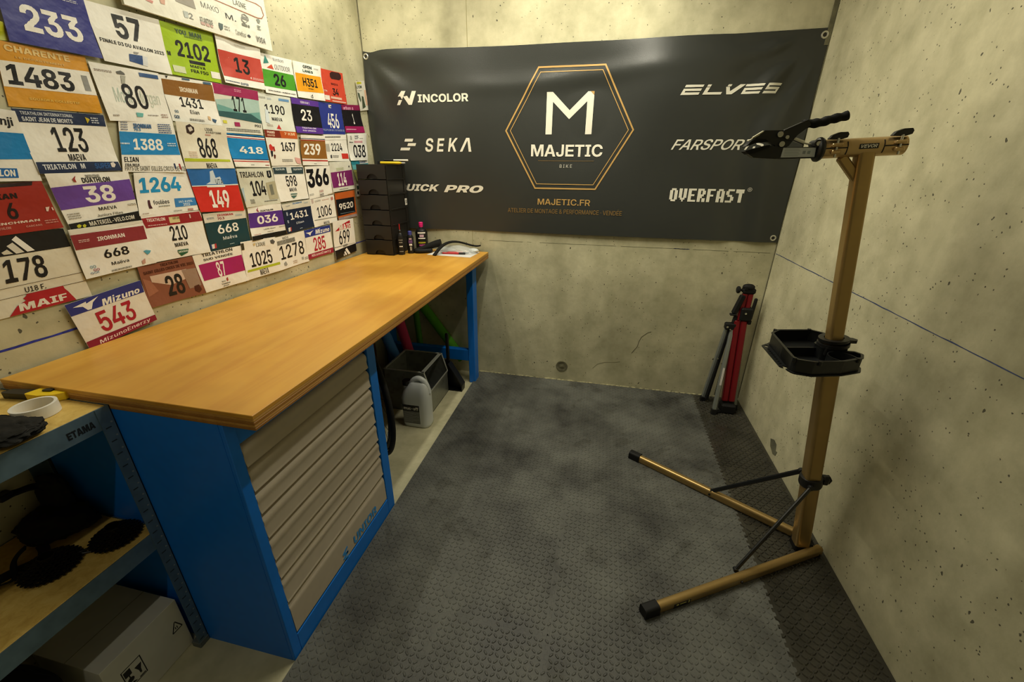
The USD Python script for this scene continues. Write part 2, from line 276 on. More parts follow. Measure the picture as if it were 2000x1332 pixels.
for ci, (xa, xb) in enumerate(cols):
    off = (1.248, 1.248, 1.44, 1.44, 1.128)[ci]; ys = sorted([off + PITCH * k for k in range(-5, 6) if -.4 < off + PITCH * k < 2.52] + [2.64])
    for ri, (ya, yb) in enumerate(zip(ys[:-1], ys[1:])):
        if yb < .35: continue
        gap = .00012; lft = ci > 0; rgt = ci < 4; top = ri < len(ys) - 2
        pts = [(xa, ya)] + tooth_edge(xa, xb, ya, 'x', 0) + [(xb, ya)]
        pts += (tooth_edge(ya, yb, xb, 'y', 0) if rgt else []) + [(xb, yb)]
        pts += (tooth_edge(xb, xa, yb, 'x', 0) if top else []) + [(xa, yb)]
        pts += tooth_edge(yb, ya, xa, 'y', 0) if lft else []
        poly = Polygon(pts).buffer(-gap)
        if poly.geom_type != 'Polygon': poly = max(poly.geoms, key=lambda g: g.area)
        n_from_back = len(ys) - 2 - ri
        t = thing('floor_mat', f"{'black' if ci == 4 else 'grey'} rubber floor tile, {rowname[n_from_back]} from back wall in {colname[ci]}", 'floor mat', (xa, ya, 0), 'interlocking rubber floor tiles')
        m = MAT_D if ci == 4 else MAT_G
        obj('mat_base', extr(poly, MT, (0, 0, 0), (1, 0, 0), (0, 1, 0)), m, t, smooth=False)
        obj('tread_pattern', tread_mesh(poly, .0036 if ci == 4 else .0020, *((.0120, .0044) if ci == 4 else (.0096, .0038))), m, t, kind='stuff', smooth=False)

# ---------------------------------------------------------------- workbench: top, drawer cabinet, leg frame
def wood(name, cols, rough=.45, axis=(14, 1.1, 14), spec=.4):
    n = {'g': ('geometry', {}), 'mp': ('mapping', {'scale': axis}), 'n': ('noise_texture', {'scale': 1.6, 'detail': 6.0, 'roughness': .6, 'distortion': .6}), 'n0': ('noise_texture', {'scale': 2.4, 'detail': 4.0}),
         'r': ('rgb_ramp', {'ramp': [(.3, lin(cols[0])), (.5, lin(cols[1])), (.7, lin(cols[2]))]}), 'r0': ('rgb_ramp', {'ramp': [(.34, (.70, .64, .54)), (.56, (1, 1, 1))]}), 'mm': ('mix_color', {'blend_type': 'multiply', 'fac': .8}),
         'p': ('principled_bsdf', {'roughness': rough, 'specular_ior_level': spec}), 'b': ('bump', {'strength': .4, 'distance': .0008})}
    L = [('g.position', 'mp.vector'), ('mp.vector', 'n.vector'), ('g.position', 'n0.vector'), ('n.fac', 'r.fac'), ('n0.fac', 'r0.fac'), ('r.color', 'mm.a'), ('r0.color', 'mm.b'), ('mm.result', 'p.base_color'), ('n.fac', 'b.height'), ('b.normal', 'p.normal')]
    return usdkit.material(stage, '/World/Looks/' + name, n, L, surface='p.BSDF')
TOPW = wood('bench_plywood', ('#c58c34', '#cf9a3c', '#d6a344'), .42, (9, .9, 9))
EDGE1 = wood('plywood_edge_light', ('#b07c36', '#c08f45', '#c99a50'), .5); EDGE2 = wood('plywood_edge_dark', ('#8f5f22', '#9f6d2c', '#a87634'), .5)
BX0, BX1, BY0, BY1 = -1.472, -.718, .631, 2.614
wt = thing('workbench_top', 'long yellow plywood worktop resting on the blue drawer cabinet', 'workbench top', (-1.1, 1.6, BENCH_Z - .04))
zz = [BENCH_Z - .04, BENCH_Z - .033, BENCH_Z - .026, BENCH_Z - .018, BENCH_Z - .011, BENCH_Z]
for k in range(5):
    e = .0004 * (k % 2); obj('plywood_layer' if k < 4 else 'top_sheet', box(BX0 + e, BX1 - e, BY0 + e, BY1 - e, zz[k], zz[k + 1], .0012), TOPW if k == 4 else (EDGE2, EDGE1)[k % 2], wt)
BLUE = M('blue_enamel', '#0a72d8', .38, spec=.45, var=.06, vscale=30, bump=.0002, bscale=400)
BLUE_D = M('blue_enamel_side', '#0a70d8', .42, spec=.4, var=.06, vscale=30, bump=.0002, bscale=400)
DRAWER = M('warm_grey_enamel', '#b6ab9a', .42, spec=.4, var=.04, vscale=40)
CX, CY0, CY1, CB = -.811, .632, 1.290, -1.44
zt0 = BENCH_Z - .04
cabinet = thing('drawer_cabinet', 'blue steel tool cabinet with eight warm grey full-width drawers under the bench', 'drawer cabinet', ((CX + CB) / 2, (CY0 + CY1) / 2, 0))
obj('side_panel', [box(CB, CX - .0122, CY0, CY0 + .0015, 0, zt0, 0), box(CX - .0122, CX, CY0 - .0002, CY0 + .030, 0, zt0, .0015)], BLUE_D, cabinet)
obj('side_panel', [box(CB, CX - .001, CY1 - .0015, CY1, 0, zt0, 0), box(CX - .012, CX, CY1 - .052, CY1, 0, zt0, .0015)], BLUE, cabinet)
obj('back_panel', box(CB, CB + .0015, CY0, CY1, 0, zt0), BLUE_D, cabinet)
obj('plinth', [box(CX - .012, CX, CY0 + .03, CY1 - .052, 0, .082, .0015), box(CX - .04, CX - .0005, CY0 + .03, CY1 - .052, .079, .0825, .001)], BLUE, cabinet)
obj('top_rail', box(CX - .03, CX - .004, CY0 + .03, CY1 - .052, .795, zt0, .001), BLUE, cabinet)
obj('inner_panel', [box(CX - .06, CX - .045, CY0 + .004, CY1 - .004, .02, zt0 - .01)], M('blue_dark_inside', '#0a4a8c', .5), cabinet)
dz = [.087, .221, .323, .396, .481, .5675, .643, .722, .793]
dy0, dy1 = CY0 + .032, CY1 - .056
for k in range(8):
    z0, z1 = dz[k] + .001, dz[k + 1] - .001; h = z1 - z0; g = .040 if k else .036
    prof = [(-.035, 0), (-.003, 0), (0, .002), (0, .006), (-.002, .010)] if k else [(-.035, 0), (-.003, 0), (0, .003)]
    prof += [(-.001, h - g - .01)] if k == 0 else [(-.0035, h - g - .008)]
    for a in np.linspace(0, 1, 9): prof.append((-.001 - (.0025 if k else 0) + .004 * math.sin(min(a * 2.2, 1) * math.pi / 2) * (k > 0) - .026 * a ** 2.2, h - g + (g - .006) * math.sin(a * math.pi / 2)))
    prof.append((-.035, h - .006))
    m = extr(Polygon(prof), dy1 - dy0, (CX - .0005, dy0, z0), (1, 0, 0), (0, 0, 1)); m.apply_translation((0, 0, 0))
    # the profile lies in x-z and runs along y
    c0 = m.bounds[:, 1]; m.apply_translation((0, dy0 - c0[0], 0))
    nm = ['lowest and tallest', 'second from below', 'third from below', 'fourth from below', 'fifth from below', 'sixth from below', 'seventh from below', 'topmost'][k]
    d = obj('drawer', m, DRAWER, cabinet, smooth=35)
    if k == 0:
        LOGO = M('logo_blue', '#2f8fe0', .45)
        obj('lettering', text_on('UNIOR', (CX + .0006, .985, .098), (0, 1, 0), (0, 0, 1), .165, .038, 800), LOGO, d, smooth=False)
        s1 = Polygon([(0, .018), (.030, .030), (.030, .022), (.010, .014), (.030, .006), (.030, -.002), (0, .010)])
        lg = cat_([extr(s1, .0006, (CX, .915, .108), (0, 1, 0), (0, 0, 1)), extr(Polygon([(x, -y + .016) for x, y in s1.exterior.coords]), .0006, (CX, .915, .100), (0, 1, 0), (0, 0, 1))])
        obj('logo', lg, LOGO, d, smooth=False)
legs = thing('bench_leg_frame', 'blue steel leg frame carrying the far end of the bench', 'leg frame', (-1.1, 2.52, 0))
obj('leg', box(-.834, -.789, 2.478, 2.562, 0, zt0, .003), BLUE, legs); obj('leg', box(-1.455, -1.41, 2.478, 2.562, 0, zt0, .003), BLUE, legs)
obj('stretcher', box(-1.41, -.834, 2.482, 2.524, .168, .25, .003), BLUE, legs); obj('top_rail', box(-1.41, -.834, 2.49, 2.55, zt0 - .06, zt0 - .001, .003), BLUE, legs)
bm = thing('bench_rail', 'blue steel rail running under the bench between cabinet and leg frame', 'rail', (-1.44, 1.9, .8))
obj('rail', box(-1.455, -1.425, CY1 + .002, 2.476, zt0 - .06, zt0 - .002, .002), BLUE, bm)

# ---------------------------------------------------------------- under the bench
RUB = M('tyre_rubber', '#1b1a18', .7, spec=.3, bump=.0006, bscale=300); BLK = M('black_plastic', '#151515', .42, spec=.45, var=.1, vscale=50); BLKM = M('matt_black', '#121212', .65, spec=.3); BLKM2 = M('soft_black', '#1a1a18', .8, spec=.2, bump=.002, bscale=50)
STEEL = M('bright_steel', '#c9c9c4', .25, metal=1); GALV = M('galvanised_steel', '#8d9294', .42, metal=.85, var=.18, vscale=28, rvar=.08); WHITEP = M('white_print', '#e2dfd4', .45); ALU = M('dull_aluminium', '#a8aaa6', .4, metal=.9)
wheel = thing('bicycle_wheel', 'black bicycle wheel standing behind the drawer cabinet', 'bicycle wheel', (-1.114, 1.653, .0))
def ring(R, r, n=72, k=12, sx=1.0, sy=1.0):
    a = np.linspace(0, 2 * math.pi, n, endpoint=False); b = np.linspace(0, 2 * math.pi, k, endpoint=False); V = []; F = []
    for t in a:
        for s in b: rr = R + r * sx * math.cos(s); V.append((rr * math.cos(t), r * sy * math.sin(s), rr * math.sin(t)))
    for i in range(n):
        for j in range(k):
            q = [i * k + j, i * k + (j + 1) % k, ((i + 1) % n) * k + (j + 1) % k, ((i + 1) % n) * k + j]; F += [[q[0], q[1], q[2]], [q[0], q[2], q[3]]]
    m = trimesh.Trimesh(np.array(V), np.array(F), process=False); m.fix_normals(); return m
WC = np.array([-1.114, 1.653, .340])
def atw(m): m.apply_transform(trimesh.transformations.rotation_matrix(-.696, (0, 0, 1))); m.apply_translation(WC); return m
obj('tyre', atw(ring(.326, .0115)), RUB, wheel); rim = obj('rim', atw(ring(.296, .018, sx=.9, sy=.62)), BLK, wheel)
for a0, a1 in ((.46, .62), (-.42, -.27), (-.95, -.78), (1.5, 1.9)):
    t = np.linspace(a0, a1, 10); V = []; F = []
    for x in t:
        for rr in (.290, .299): V.append(np.array([rr * math.cos(x), -.0125, rr * math.sin(x)]))
    for i in range(9): F += [[2 * i, 2 * i + 1, 2 * i + 3], [2 * i, 2 * i + 3, 2 * i + 2]]
    obj('rim_decal', atw(trimesh.Trimesh(np.array(V), np.array(F), process=False)), WHITEP, rim, smooth=False)
obj('hub', atw(cyl((0, -.045, 0), (0, .045, 0), .017)), BLK, wheel)
for k in range(20):
    a = k * 2 * math.pi / 20; obj('spoke', atw(cyl((.017 * math.cos(a + .5), .03 * (-1) ** k, .017 * math.sin(a + .5)), (.285 * math.cos(a), 0, .285 * math.sin(a)), .0011, 5)), BLK, wheel)
card = thing('cardboard_sheet', 'brown cardboard sheet leaning on the wall under the bench', 'cardboard', (-1.47, 1.9, 0))
obj('sheet', box(-1.476, -1.470, 1.42, 2.36, .005, .74, .001), M('cardboard_brown', '#7d5526', .8, var=.15, vscale=12), card)
# galvanised open-fronted storage bin
GREYB = M('bin_grey_steel', '#9a9d98', .38, metal=.75, var=.15, vscale=14, rvar=.08); BINI = M('bin_inside', '#7a7c78', .5, metal=.5); RIM = M('bin_rim', '#b9bab2', .4, metal=.5)
sb = thing('storage_bin', 'grey sheet-metal storage bin with a sloped open front behind the jug', 'storage bin', (-1.08, 2.2, 0))
X0, X1, XS, Z1, ZS, YA, YC = -1.235, -.938, -.958, .278, .155, 2.035, 2.332
def side(y, t): return extr(Polygon([(X0, 0), (X1, 0), (X1, ZS), (X1 - .035, Z1), (X0, Z1)]), t, (0, y + t, 0), (1, 0, 0), (0, 0, 1))
obj('side_wall', side(YA, .004), GREYB, sb); obj('side_wall', side(YC - .004, .004), GREYB, sb)
obj('back_wall', box(X0, X0 + .004, YA, YC, 0, Z1), GREYB, sb); obj('bin_floor', box(X0, X1, YA, YC, 0, .004), BINI, sb)
obj('front_wall', box(X1 - .004, X1, YA, YC, 0, ZS), GREYB, sb)
e = .012
obj('rim', cat_([box(X0 - .002, X1 - .03, YA - .002, YA + e, Z1, Z1 + .004, .001), box(X0 - .002, X1 - .03, YC - e, YC + .002, Z1, Z1 + .004, .001), box(X0 - .002, X0 + e, YA, YC, Z1, Z1 + .004, .001), box(X1 - .055, X1 - .032, YA, YC, Z1, Z1 + .004, .001),
     bar((X1 - .034, YA + .004, Z1), (X1 + .002, YA + .004, ZS), .012, .004, .001), bar((X1 - .034, YC - .004, Z1), (X1 + .002, YC - .004, ZS), .012, .004, .001), box(X1 - .002, X1 + .004, YA, YC, ZS - .005, ZS + .005, .001)]), RIM, sb)
jug = thing('plastic_jug', 'translucent white plastic jug with a black cap and grey label', 'jug', (-.975, 1.90, 0))
JUGM = M('jug_polyethylene', '#e0e5e6', .35, spec=.5, trans=.12)
def rrect(w, h, r, n=5):
    return Polygon(sbox(-w / 2 + r, -h / 2 + r, w / 2 - r, h / 2 - r).buffer(r, quad_segs=n).exterior.coords)
def loft(sections, n=40):
    V = []; F = []
    for cx, cy, z, w, d, r in sections:
        L = rrect(w, d, min(r, w * .49, d * .49)).exterior; V += [(cx + p.x, cy + p.y, z) for p in (L.interpolate(i / n, normalized=True) for i in range(n))]
    for i in range(len(sections) - 1):
        for k in range(n):
            q = [i * n + k, i * n + (k + 1) % n, (i + 1) * n + (k + 1) % n, (i + 1) * n + k]; F += [[q[0], q[1], q[2]], [q[0], q[2], q[3]]]
    for b, s in ((0, 1), ((len(sections) - 1) * n, 0)): F += [[b, b + k + 1, b + k] if s else [b, b + k, b + k + 1] for k in range(1, n - 1)]
    m = trimesh.Trimesh(np.array(V), np.array(F), process=False); m.fix_normals(); return m
jx, jy = -.975, 1.925
body = loft([(jx, jy, .0, .150, .085, .03), (jx, jy, .004, .166, .098, .035), (jx, jy, .02, .172, .104, .04), (jx, jy, .185, .172, .104, .04), (jx + .006, jy, .225, .160, .098, .04), (jx + .016, jy, .255, .130, .082, .038), (jx + .02, jy, .275, .105, .06, .028), (jx + .02, jy, .283, .08, .04, .018)])
obj('jug_body', body, JUGM, jug, smooth=50)
obj('handle', sweep(spline([(jx - .028, jy, .262), (jx - .012, jy, .288), (jx + .02, jy, .304), (jx + .052, jy, .290), (jx + .070, jy, .255), (jx + .078, jy, .215)], 24), .0155, 12), JUGM, jug)
obj('neck', cyl((jx - .055, jy, .215), (jx - .055, jy, .262), .02), JUGM, jug)
obj('cap', lathe_at(jx - .055, jy, .258, [(0, 0), (.024, 0), (.025, .003), (.025, .024), (.022, .027), (0, .027)], 28), BLK, jug)
LBL = M('grey_label', '#6f716e', .5, var=.08, vscale=60); LBLK = M('label_black', '#1a1a1a', .5)
yl = jy - .0528
lab = obj('label', box(jx - .068, jx + .034, yl, yl + .001, .028, .152, .0004), LBL, jug); obj('label_head', box(jx - .068, jx + .034, yl - .0006, yl, .112, .152, 0), LBLK, lab); obj('lettering', text_on('muc-off', (jx - .062, yl - .0010, .120), (1, 0, 0), (0, 0, 1), .09, .022, 850), WHITEP, lab, smooth=False)
obj('small_print', cat_([box(jx - .064, jx + .03 - .02 * (k % 3), yl - .0008, yl, .100 - k * .0075, .1015 - k * .0075) for k in range(9)]), M('label_print', '#9a9c98', .5), lab)
dp = thing('dustpan', 'black plastic dustpan with an upright handle beside the leg frame', 'dustpan', (-.9, 2.39, 0))
obj('pan', [extr(Polygon([(-.975, .0), (-.842, .0), (-.845, .05), (-.935, .20), (-.968, .21)]), .006, (0, 2.392, .001), (1, 0, 0), (0, 0, 1)), extr(Polygon([(-.842, 0), (-.848, .05), (-.935, .2), (-.93, .2), (-.838, .048)]), .06, (0, 2.392, .001), (1, 0, 0), (0, 0, 1)), box(-.975, -.842, 2.335, 2.392, .001, .006), extr(Polygon([(-.972, .0), (-.966, .21), (-.972, .21), (-.978, 0)]), .045, (0, 2.392, .001), (1, 0, 0), (0, 0, 1))], BLK, dp)
obj('handle', bar((-.952, 2.392, .19), (-.965, 2.42, .39), .022, .016, .004), BLK, dp)
FOAM = {'green': M('green_foam', '#5aa62a', .8, spec=.2, bump=.001, bscale=120), 'dark green': M('dark_green_foam', '#4a8330', .8, spec=.2, bump=.001, bscale=120), 'pink': M('pink_foam', '#b83a60', .8, spec=.2, bump=.001, bscale=120), 'light blue': M('blue_foam', '#4a80cc', .8, spec=.2, bump=.001, bscale=120)}
for c, a, b, r, lab_ in (('light blue', (-1.31, 2.42, .035), (-1.41, 2.18, .80), .034, 'light blue foam tube leaning left of the pink one under the bench'), ('pink', (-1.235, 2.465, .035), (-1.33, 2.33, .80), .034, 'pink foam tube leaning upright under the bench'),
                         ('dark green', (-1.215, 2.551, .035), (-1.245, 2.551, .60), .0215, 'dull green foam tube standing upright behind the pink one'), ('green', (-.925, 2.608, .115), (-1.42, 2.608, .80), .033, 'bright green foam tube slanting across behind the blue stretcher')):
    t = thing('foam_tube', lab_, 'foam tube', a, None); T, L = frame_(a, b); obj('tube', lathe([(r * .35, 0), (r, 0), (r, L), (r * .35, L), (r * .35, 0)], 24, T), FOAM[c], t)

# ---------------------------------------------------------------- galvanised shelving unit beside the bench
GALB = M('galvanised_blueish', '#6b8391', .45, metal=.55, var=.2, vscale=24, rvar=.08); OSB = wood('chipboard', ('#b9984a', '#c9a958', '#d2b566'), .6, (30, 30, 30))
sx0, sx1, sy0, sy1 = -1.478, -1.132, -.16, .629
shelf = thing('shelving_unit', 'galvanised boltless shelving unit at the near end of the bench', 'shelving unit', (-1.3, .25, 0))
for zt_ in (.885, .49):
    obj('shelf_board', box(sx0 + .004, sx1 - .003, sy0 + .004, sy1 - .004, zt_ - .007, zt_, .001), OSB, shelf)
    fr = obj('front_rail', [box(sx1 - .002, sx1, sy0, sy1, zt_ - .056, zt_ - .001, 0), box(sx1 - .02, sx1 - .001, sy0, sy1, zt_ - .0085, zt_ - .007, 0), box(sx1 - .014, sx1 - .001, sy0, sy1, zt_ - .056, zt_ - .0545, 0)], GALB, shelf)
    if zt_ > .8: obj('lettering', text_on('ETAMA', (sx1 + .0006, .537, zt_ - .041), (0, 1, 0), (0, 0, 1), .054, .018, 900), M('dark_print', '#0e1214', .5), fr, smooth=False)
    obj('end_rail', box(sx0, sx1, sy1 - .002, sy1, zt_ - .056, zt_ - .001), GALB, shelf); obj('back_rail', box(sx0, sx0 + .002, sy0, sy1, zt_ - .056, zt_ - .001), GALB, shelf)
for px_, py_, ex, ey in ((sx1 + .0015, sy1 + .0015, -1, -1), (sx0 - .001, sy1 + .0015, 1, -1), (sx1 + .0015, sy0 - .0015, -1, 1)):
    p = obj('post', [box(px_, px_ + ex * .0015, py_, py_ + ey * .03, 0, .884, 0), box(px_, px_ + ex * .03, py_, py_ + ey * .0015, 0, .884, 0)], GALB, shelf)
    if ex < 0 and ey < 0:
        sl = []; st = []
        for k in range(22):
            z = .03 + k * .038; sl.append(box(px_ - .0002, px_ + .0006, py_ - .024, py_ - .012, z, z + .0025)); st.append(cyl((px_ - .0002, py_ - .008, z + .013), (px_ + .0012, py_ - .008, z + .013), .0024, 8))
        obj('slot_row', sl, M('slot_dark', '#1e2a30', .6), p, kind='stuff'); obj('rivet_row', st, M('rivet_bright', '#8f9a9c', .4, metal=.4), p, kind='stuff')
        obj('foot_cap', box(px_ - .03, px_ + .002, py_ - .032, py_ + .001, 0, .022, .002), M('foot_grey', '#59605e', .6), p)

cut = thing('utility_knife', 'yellow and black utility knife lying on the shelf top', 'utility knife', (-1.33, .61, .885))
def rpoly(pts, r=.004): return Polygon(pts).buffer(-r).buffer(2 * r).buffer(-r)
YEL = M('yellow_plastic', '#e2c012', .4, spec=.5)
ka = math.atan2(.028, .16); ux, uy = (math.cos(ka), math.sin(ka), 0), (-math.sin(ka), math.cos(ka), 0); ko = (-1.408, .592, .886)
obj('grip', extr(rpoly([(0, .006), (.004, .0), (.075, -.003), (.08, .022), (.01, .022)]), .015, ko, ux, uy), BLK, cut)
kb = obj('head', extr(rpoly([(.07, -.006), (.11, -.012), (.145, -.006), (.160, .006), (.158, .022), (.14, .028), (.08, .026)]), .018, ko, ux, uy), YEL, cut)
obj('slider', extr(rpoly([(.10, .008), (.125, .008), (.123, .02), (.104, .018)], .002), .004, (ko[0], ko[1], .9035), ux, uy), BLK, kb)
tp = thing('tape_roll', 'translucent white roll of tape on the shelf top in front of the knife', 'tape roll', (-1.225, .548, .886))
TAPE = M('translucent_tape', '#f0eee6', .35, trans=.2, spec=.4)
obj('roll', lathe_at(-1.236, .559, .886, [(.033, 0), (.039, 0), (.039, .026), (.033, .026), (.033, 0)], 40), TAPE, tp)
def lump(c, s, seed, amp=.25, sub=3, fr=3.0):
    import meshkit
    m = trimesh.creation.icosphere(subdivisions=sub, radius=1); v = m.vertices; n = np.array(meshkit.fbm(v * fr * .5 + seed * 7.3)); m.vertices = v * (1 + amp * n[:, None]) * np.array(s) + np.array(c); return m
gl = thing('glove', 'crumpled black work glove at the near edge of the shelf top', 'glove', (-1.18, .48, .886))
obj('palm', lump((-1.19, .468, .905), (.058, .040, .013), 2, .7, 4, 5), BLKM2, gl); obj('cuff', lump((-1.158, .494, .903), (.026, .024, .012), 5, .7, 4, 5), BLKM2, gl)
for k in range(4): obj('finger', sweep(spline([(-1.21 - .006 * k, .46 - .004 * k, .898), (-1.225 - .004 * k, .435 - .01 * k, .900), (-1.225 + .012 * k, .402 - .008 * k, .893)], 10), np.linspace(.010, .007, 10), 8), BLKM2, gl)
st_ = thing('strap', 'black strap end lying left of the glove on the shelf top', 'strap', (-1.26, .5, .886))
obj('band', sweep(spline([(-1.30, .46, .894), (-1.265, .50, .902), (-1.235, .505, .900), (-1.222, .498, .892)], 14), 0, flat=(.03, .006)), BLKM2, st_)
# second shelf
CAS = M('dark_sprocket_steel', '#26221c', .38, metal=.7, var=.2, vscale=30); Z2 = .4905
def cassette(c, R, seed, label, tilt):
    t = thing('cassette', label, 'bicycle cassette', (c[0], c[1], Z2)); T = trimesh.transformations.rotation_matrix(tilt, (0, 1, 0)); zc = Z2 + .002
    for k in range(7):
        r = R * (1 - .105 * k); nt = int(2 * math.pi * r / .0115); a = np.linspace(0, 2 * math.pi, nt * 4, endpoint=False); rad = np.where(np.arange(nt * 4) % 4 < 2, r, r - .0045)
        P = Polygon([(x * math.cos(y), x * math.sin(y)) for x, y in zip(rad, a)]); hol = [Point((r * .68) * math.cos(q), (r * .68) * math.sin(q)).buffer(r * .17, quad_segs=3) for q in np.arange(6) * math.pi / 3 + k * .3] if k < 4 else []
        P = P.difference(union_all(hol + [Point(0, 0).buffer(.016)])); m = extr(P, .0022, (0, 0, k * .0048), (1, 0, 0), (0, 1, 0)); m.apply_transform(T); m.apply_translation((c[0], c[1], zc + .006)); obj('sprocket', m, CAS, t, smooth=False)
    m = lathe([(.014, .0), (.017, .0), (.017, .038), (.014, .038), (.014, 0)], 20); m.apply_transform(T); m.apply_translation((c[0], c[1], zc + .004)); obj('lockring', m, CAS, t)
cassette((-1.265, .466), .060, 1, 'larger dark bicycle cassette on the middle shelf near the frame edge', .06); cassette((-1.205, .572), .056, 2, 'smaller dark bicycle cassette on the middle shelf beside the post', .05)
tie = thing('cable_tie_loop', 'black cable tie loop joining the two cassettes on the shelf', 'cable tie', (-1.23, .525, Z2))
obj('loop', sweep(spline([(-1.243, .487, Z2 + .012), (-1.232, .513, Z2 + .006), (-1.215, .530, Z2 + .006), (-1.213, .546, Z2 + .012), (-1.226, .545, Z2 + .006), (-1.238, .522, Z2 + .006), (-1.252, .497, Z2 + .012)], 30), .0028, 6), BLK, tie)
bag = thing('tool_pouch', 'black fabric pouch heap with straps at the back of the middle shelf', 'pouch', (-1.37, .52, Z2))
obj('pouch', [lump((-1.385, .560, Z2 + .032), (.060, .048, .030), 3, .75, 4, 5), lump((-1.352, .592, Z2 + .022), (.040, .022, .018), 8, .7, 4, 5), lump((-1.41, .595, Z2 + .085), (.034, .022, .055), 11, .7, 4, 5)], BLKM2, bag)
obj('strap', sweep(spline([(-1.40, .58, Z2 + .12), (-1.425, .568, Z2 + .135), (-1.45, .545, Z2 + .13), (-1.465, .528, Z2 + .138)], 12), 0, flat=(.02, .006)), BLKM2, bag)
obj('strap', sweep(spline([(-1.345, .50, Z2 + .02), (-1.315, .47, Z2 + .006), (-1.335, .435, Z2 + .004), (-1.345, .40, Z2 + .006), (-1.39, .36, Z2 + .01)], 24), 0, flat=(.022, .004)), BLKM2, bag)
obj('strap', sweep(spline([(-1.36, .48, Z2 + .03), (-1.345, .44, Z2 + .006), (-1.31, .42, Z2 + .006), (-1.33, .395, Z2 + .006)], 20), 0, flat=(.016, .004)), BLKM2, bag)
obj('buckle', box(-1.474, -1.445, .515, .545, Z2 + .122, Z2 + .140, .003), BLK, bag)
# floor level
bx = thing('cardboard_box', 'white cardboard box with handling symbols on the floor under the shelves', 'box', (-1.29, .51, 0))
WB = M('white_cardboard', '#c9c8bc', .7, var=.08, vscale=10); INK = M('black_ink', '#191917', .7)
obj('carton', box(-1.405, -1.172, .405, .612, .001, .20, .001), WB, bx); obj('flap_seam', box(-1.29, -1.2885, .406, .611, .2, .2006), M('seam_grey', '#7d7a6a', .8), bx)
def onbox(P, nm): obj(nm, extr(P, .0005, (-1.1720, 0, 0), (0, 1, 0), (0, 0, 1)), INK, bx, smooth=False)
tri = Polygon([(.575, .098), (.600, .098), (.5875, .128)]).buffer(.003); onbox(tri.difference(tri.buffer(-.0028)), 'recycling_symbol')
onbox(union_all([sbox(.583, .103, .585, .112), sbox(.588, .103, .590, .112)]), 'recycling_symbol')
fr_ = sbox(.437, .070, .488, .142); onbox(fr_.difference(fr_.buffer(-.0022)), 'handling_symbol')
onbox(union_all([sbox(.441, .112, .458, .134), Point(.4505, .095).buffer(.008), sbox(.4492, .100, .4518, .12), Polygon([(.466, .118), (.484, .118), (.478, .100), (.477, .086), (.473, .086), (.472, .100)]), Polygon([(.444, .076), (.462, .076), (.453, .084)]), sbox(.468, .074, .484, .077)]), 'handling_symbol')
bg = thing('waste_bag', 'black bag on the floor at the lower left frame corner', 'bag', (-1.3, .28, 0))
obj('bag_body', lump((-1.30, .255, .165), (.13, .11, .165), 6, .3, 4), BLKM2, bg)
# ---------------------------------------------------------------- on the bench
TWR = M('tower_black', '#22201c', .38, spec=.45, var=.08, vscale=40); TWD = M('tower_inner', '#141311', .5)
tower = thing('drawer_tower', 'black plastic tower of six desk drawers in the back corner of the bench', 'drawer tower', (-1.34, 2.46, BENCH_Z))
tx0, tx1, ty0, ty1 = -1.436, -1.25, 2.342, 2.592
zb_ = [.9125, 1.004, 1.090, 1.180, 1.266, 1.350, 1.434]
for k in range(6):
    a, b = zb_[k], zb_[k + 1]; e = .0015 * (k > 2)
    w = sbox(0, 0, tx1 - tx0 - .006, b - a - .005); arch = Point((tx1 - tx0) * .5, 0).buffer(.035, quad_segs=10)
    if k == 3: pass
    dr = obj('drawer', [extr(w.difference(affinity.scale(arch, 1, .8, origin=((tx1 - tx0) * .5, 0))), .004, (tx0 + .003, ty0 + .004, a + .003), (1, 0, 0), (0, 0, 1)), box(tx0 + .006, tx1 - .006, ty0 + .012, ty1 - .01, a + .004, b - .012)], TWR, tower)
    obj('finger_hole', box(tx0 + .05, tx1 - .05, ty0 + .011, ty0 + .012, a + .004, a + .034), TWD, dr)
    obj('frame', [box(tx0, tx1, ty0 + .006, ty1, b - .005, b - .001, .0008), box(tx0, tx0 + .003, ty0 + .006, ty1, a, b - .003), box(tx1 - .003, tx1, ty0 + .006, ty0 + .03, a, b - .003), box(tx1 - .003, tx1, ty1 - .03, ty1, a, b - .003), box(tx1 - .003, tx1 + .0015, ty0 + .03, ty1 - .03, a + .0, a + .006, .0008), box(tx1 - .006, tx1 - .004, ty0 + .03, ty1 - .03, a + .004, b - .004)], TWR, tower)
stk = obj('label_sticker', box(tx1, tx1 + .0012, 2.555, 2.583, 1.195, 1.235, .0003), WHITEP, tower); obj('barcode', cat_([box(tx1 + .0012, tx1 + .0016, 2.563 + .004 * k, 2.565 + .004 * k, 1.205, 1.226) for k in range(4)]), INK, stk)
pn = thing('pen', 'yellow marker pen lying on top of the drawer tower', 'pen', (-1.3, 2.45, 1.434))
T, L = frame_((-1.345, 2.47, 1.442), (-1.195, 2.495, 1.442)); obj('barrel', lathe([(0, 0), (.0075, 0), (.0075, .115), (.004, .128), (0, .128)], 16, T), YEL, pn); obj('tip', lathe([(0, .128), (.0035, .128), (.002, .15), (0, .15)], 12, T), WHITEP, pn)
pn = thing('pen', 'black and white pen lying behind the yellow marker on the tower', 'pen', (-1.3, 2.54, 1.434))
T, L = frame_((-1.36, 2.545, 1.458), (-1.235, 2.565, 1.458)); obj('cap', lathe([(0, 0), (.005, 0), (.0055, .06), (0, .06)], 16, T), BLK, pn); obj('barrel', lathe([(0, .06), (.0055, .06), (.0055, .15), (0, .152)], 16, T), WHITEP, pn)
bs = thing('black_notebook', 'black notebook lying under the pens on the drawer tower', 'notebook', (-1.34, 2.52, 1.434)); obj('cover', box(-1.40, -1.262, 2.53, 2.588, 1.4341, 1.452, .001), BLK, bs)
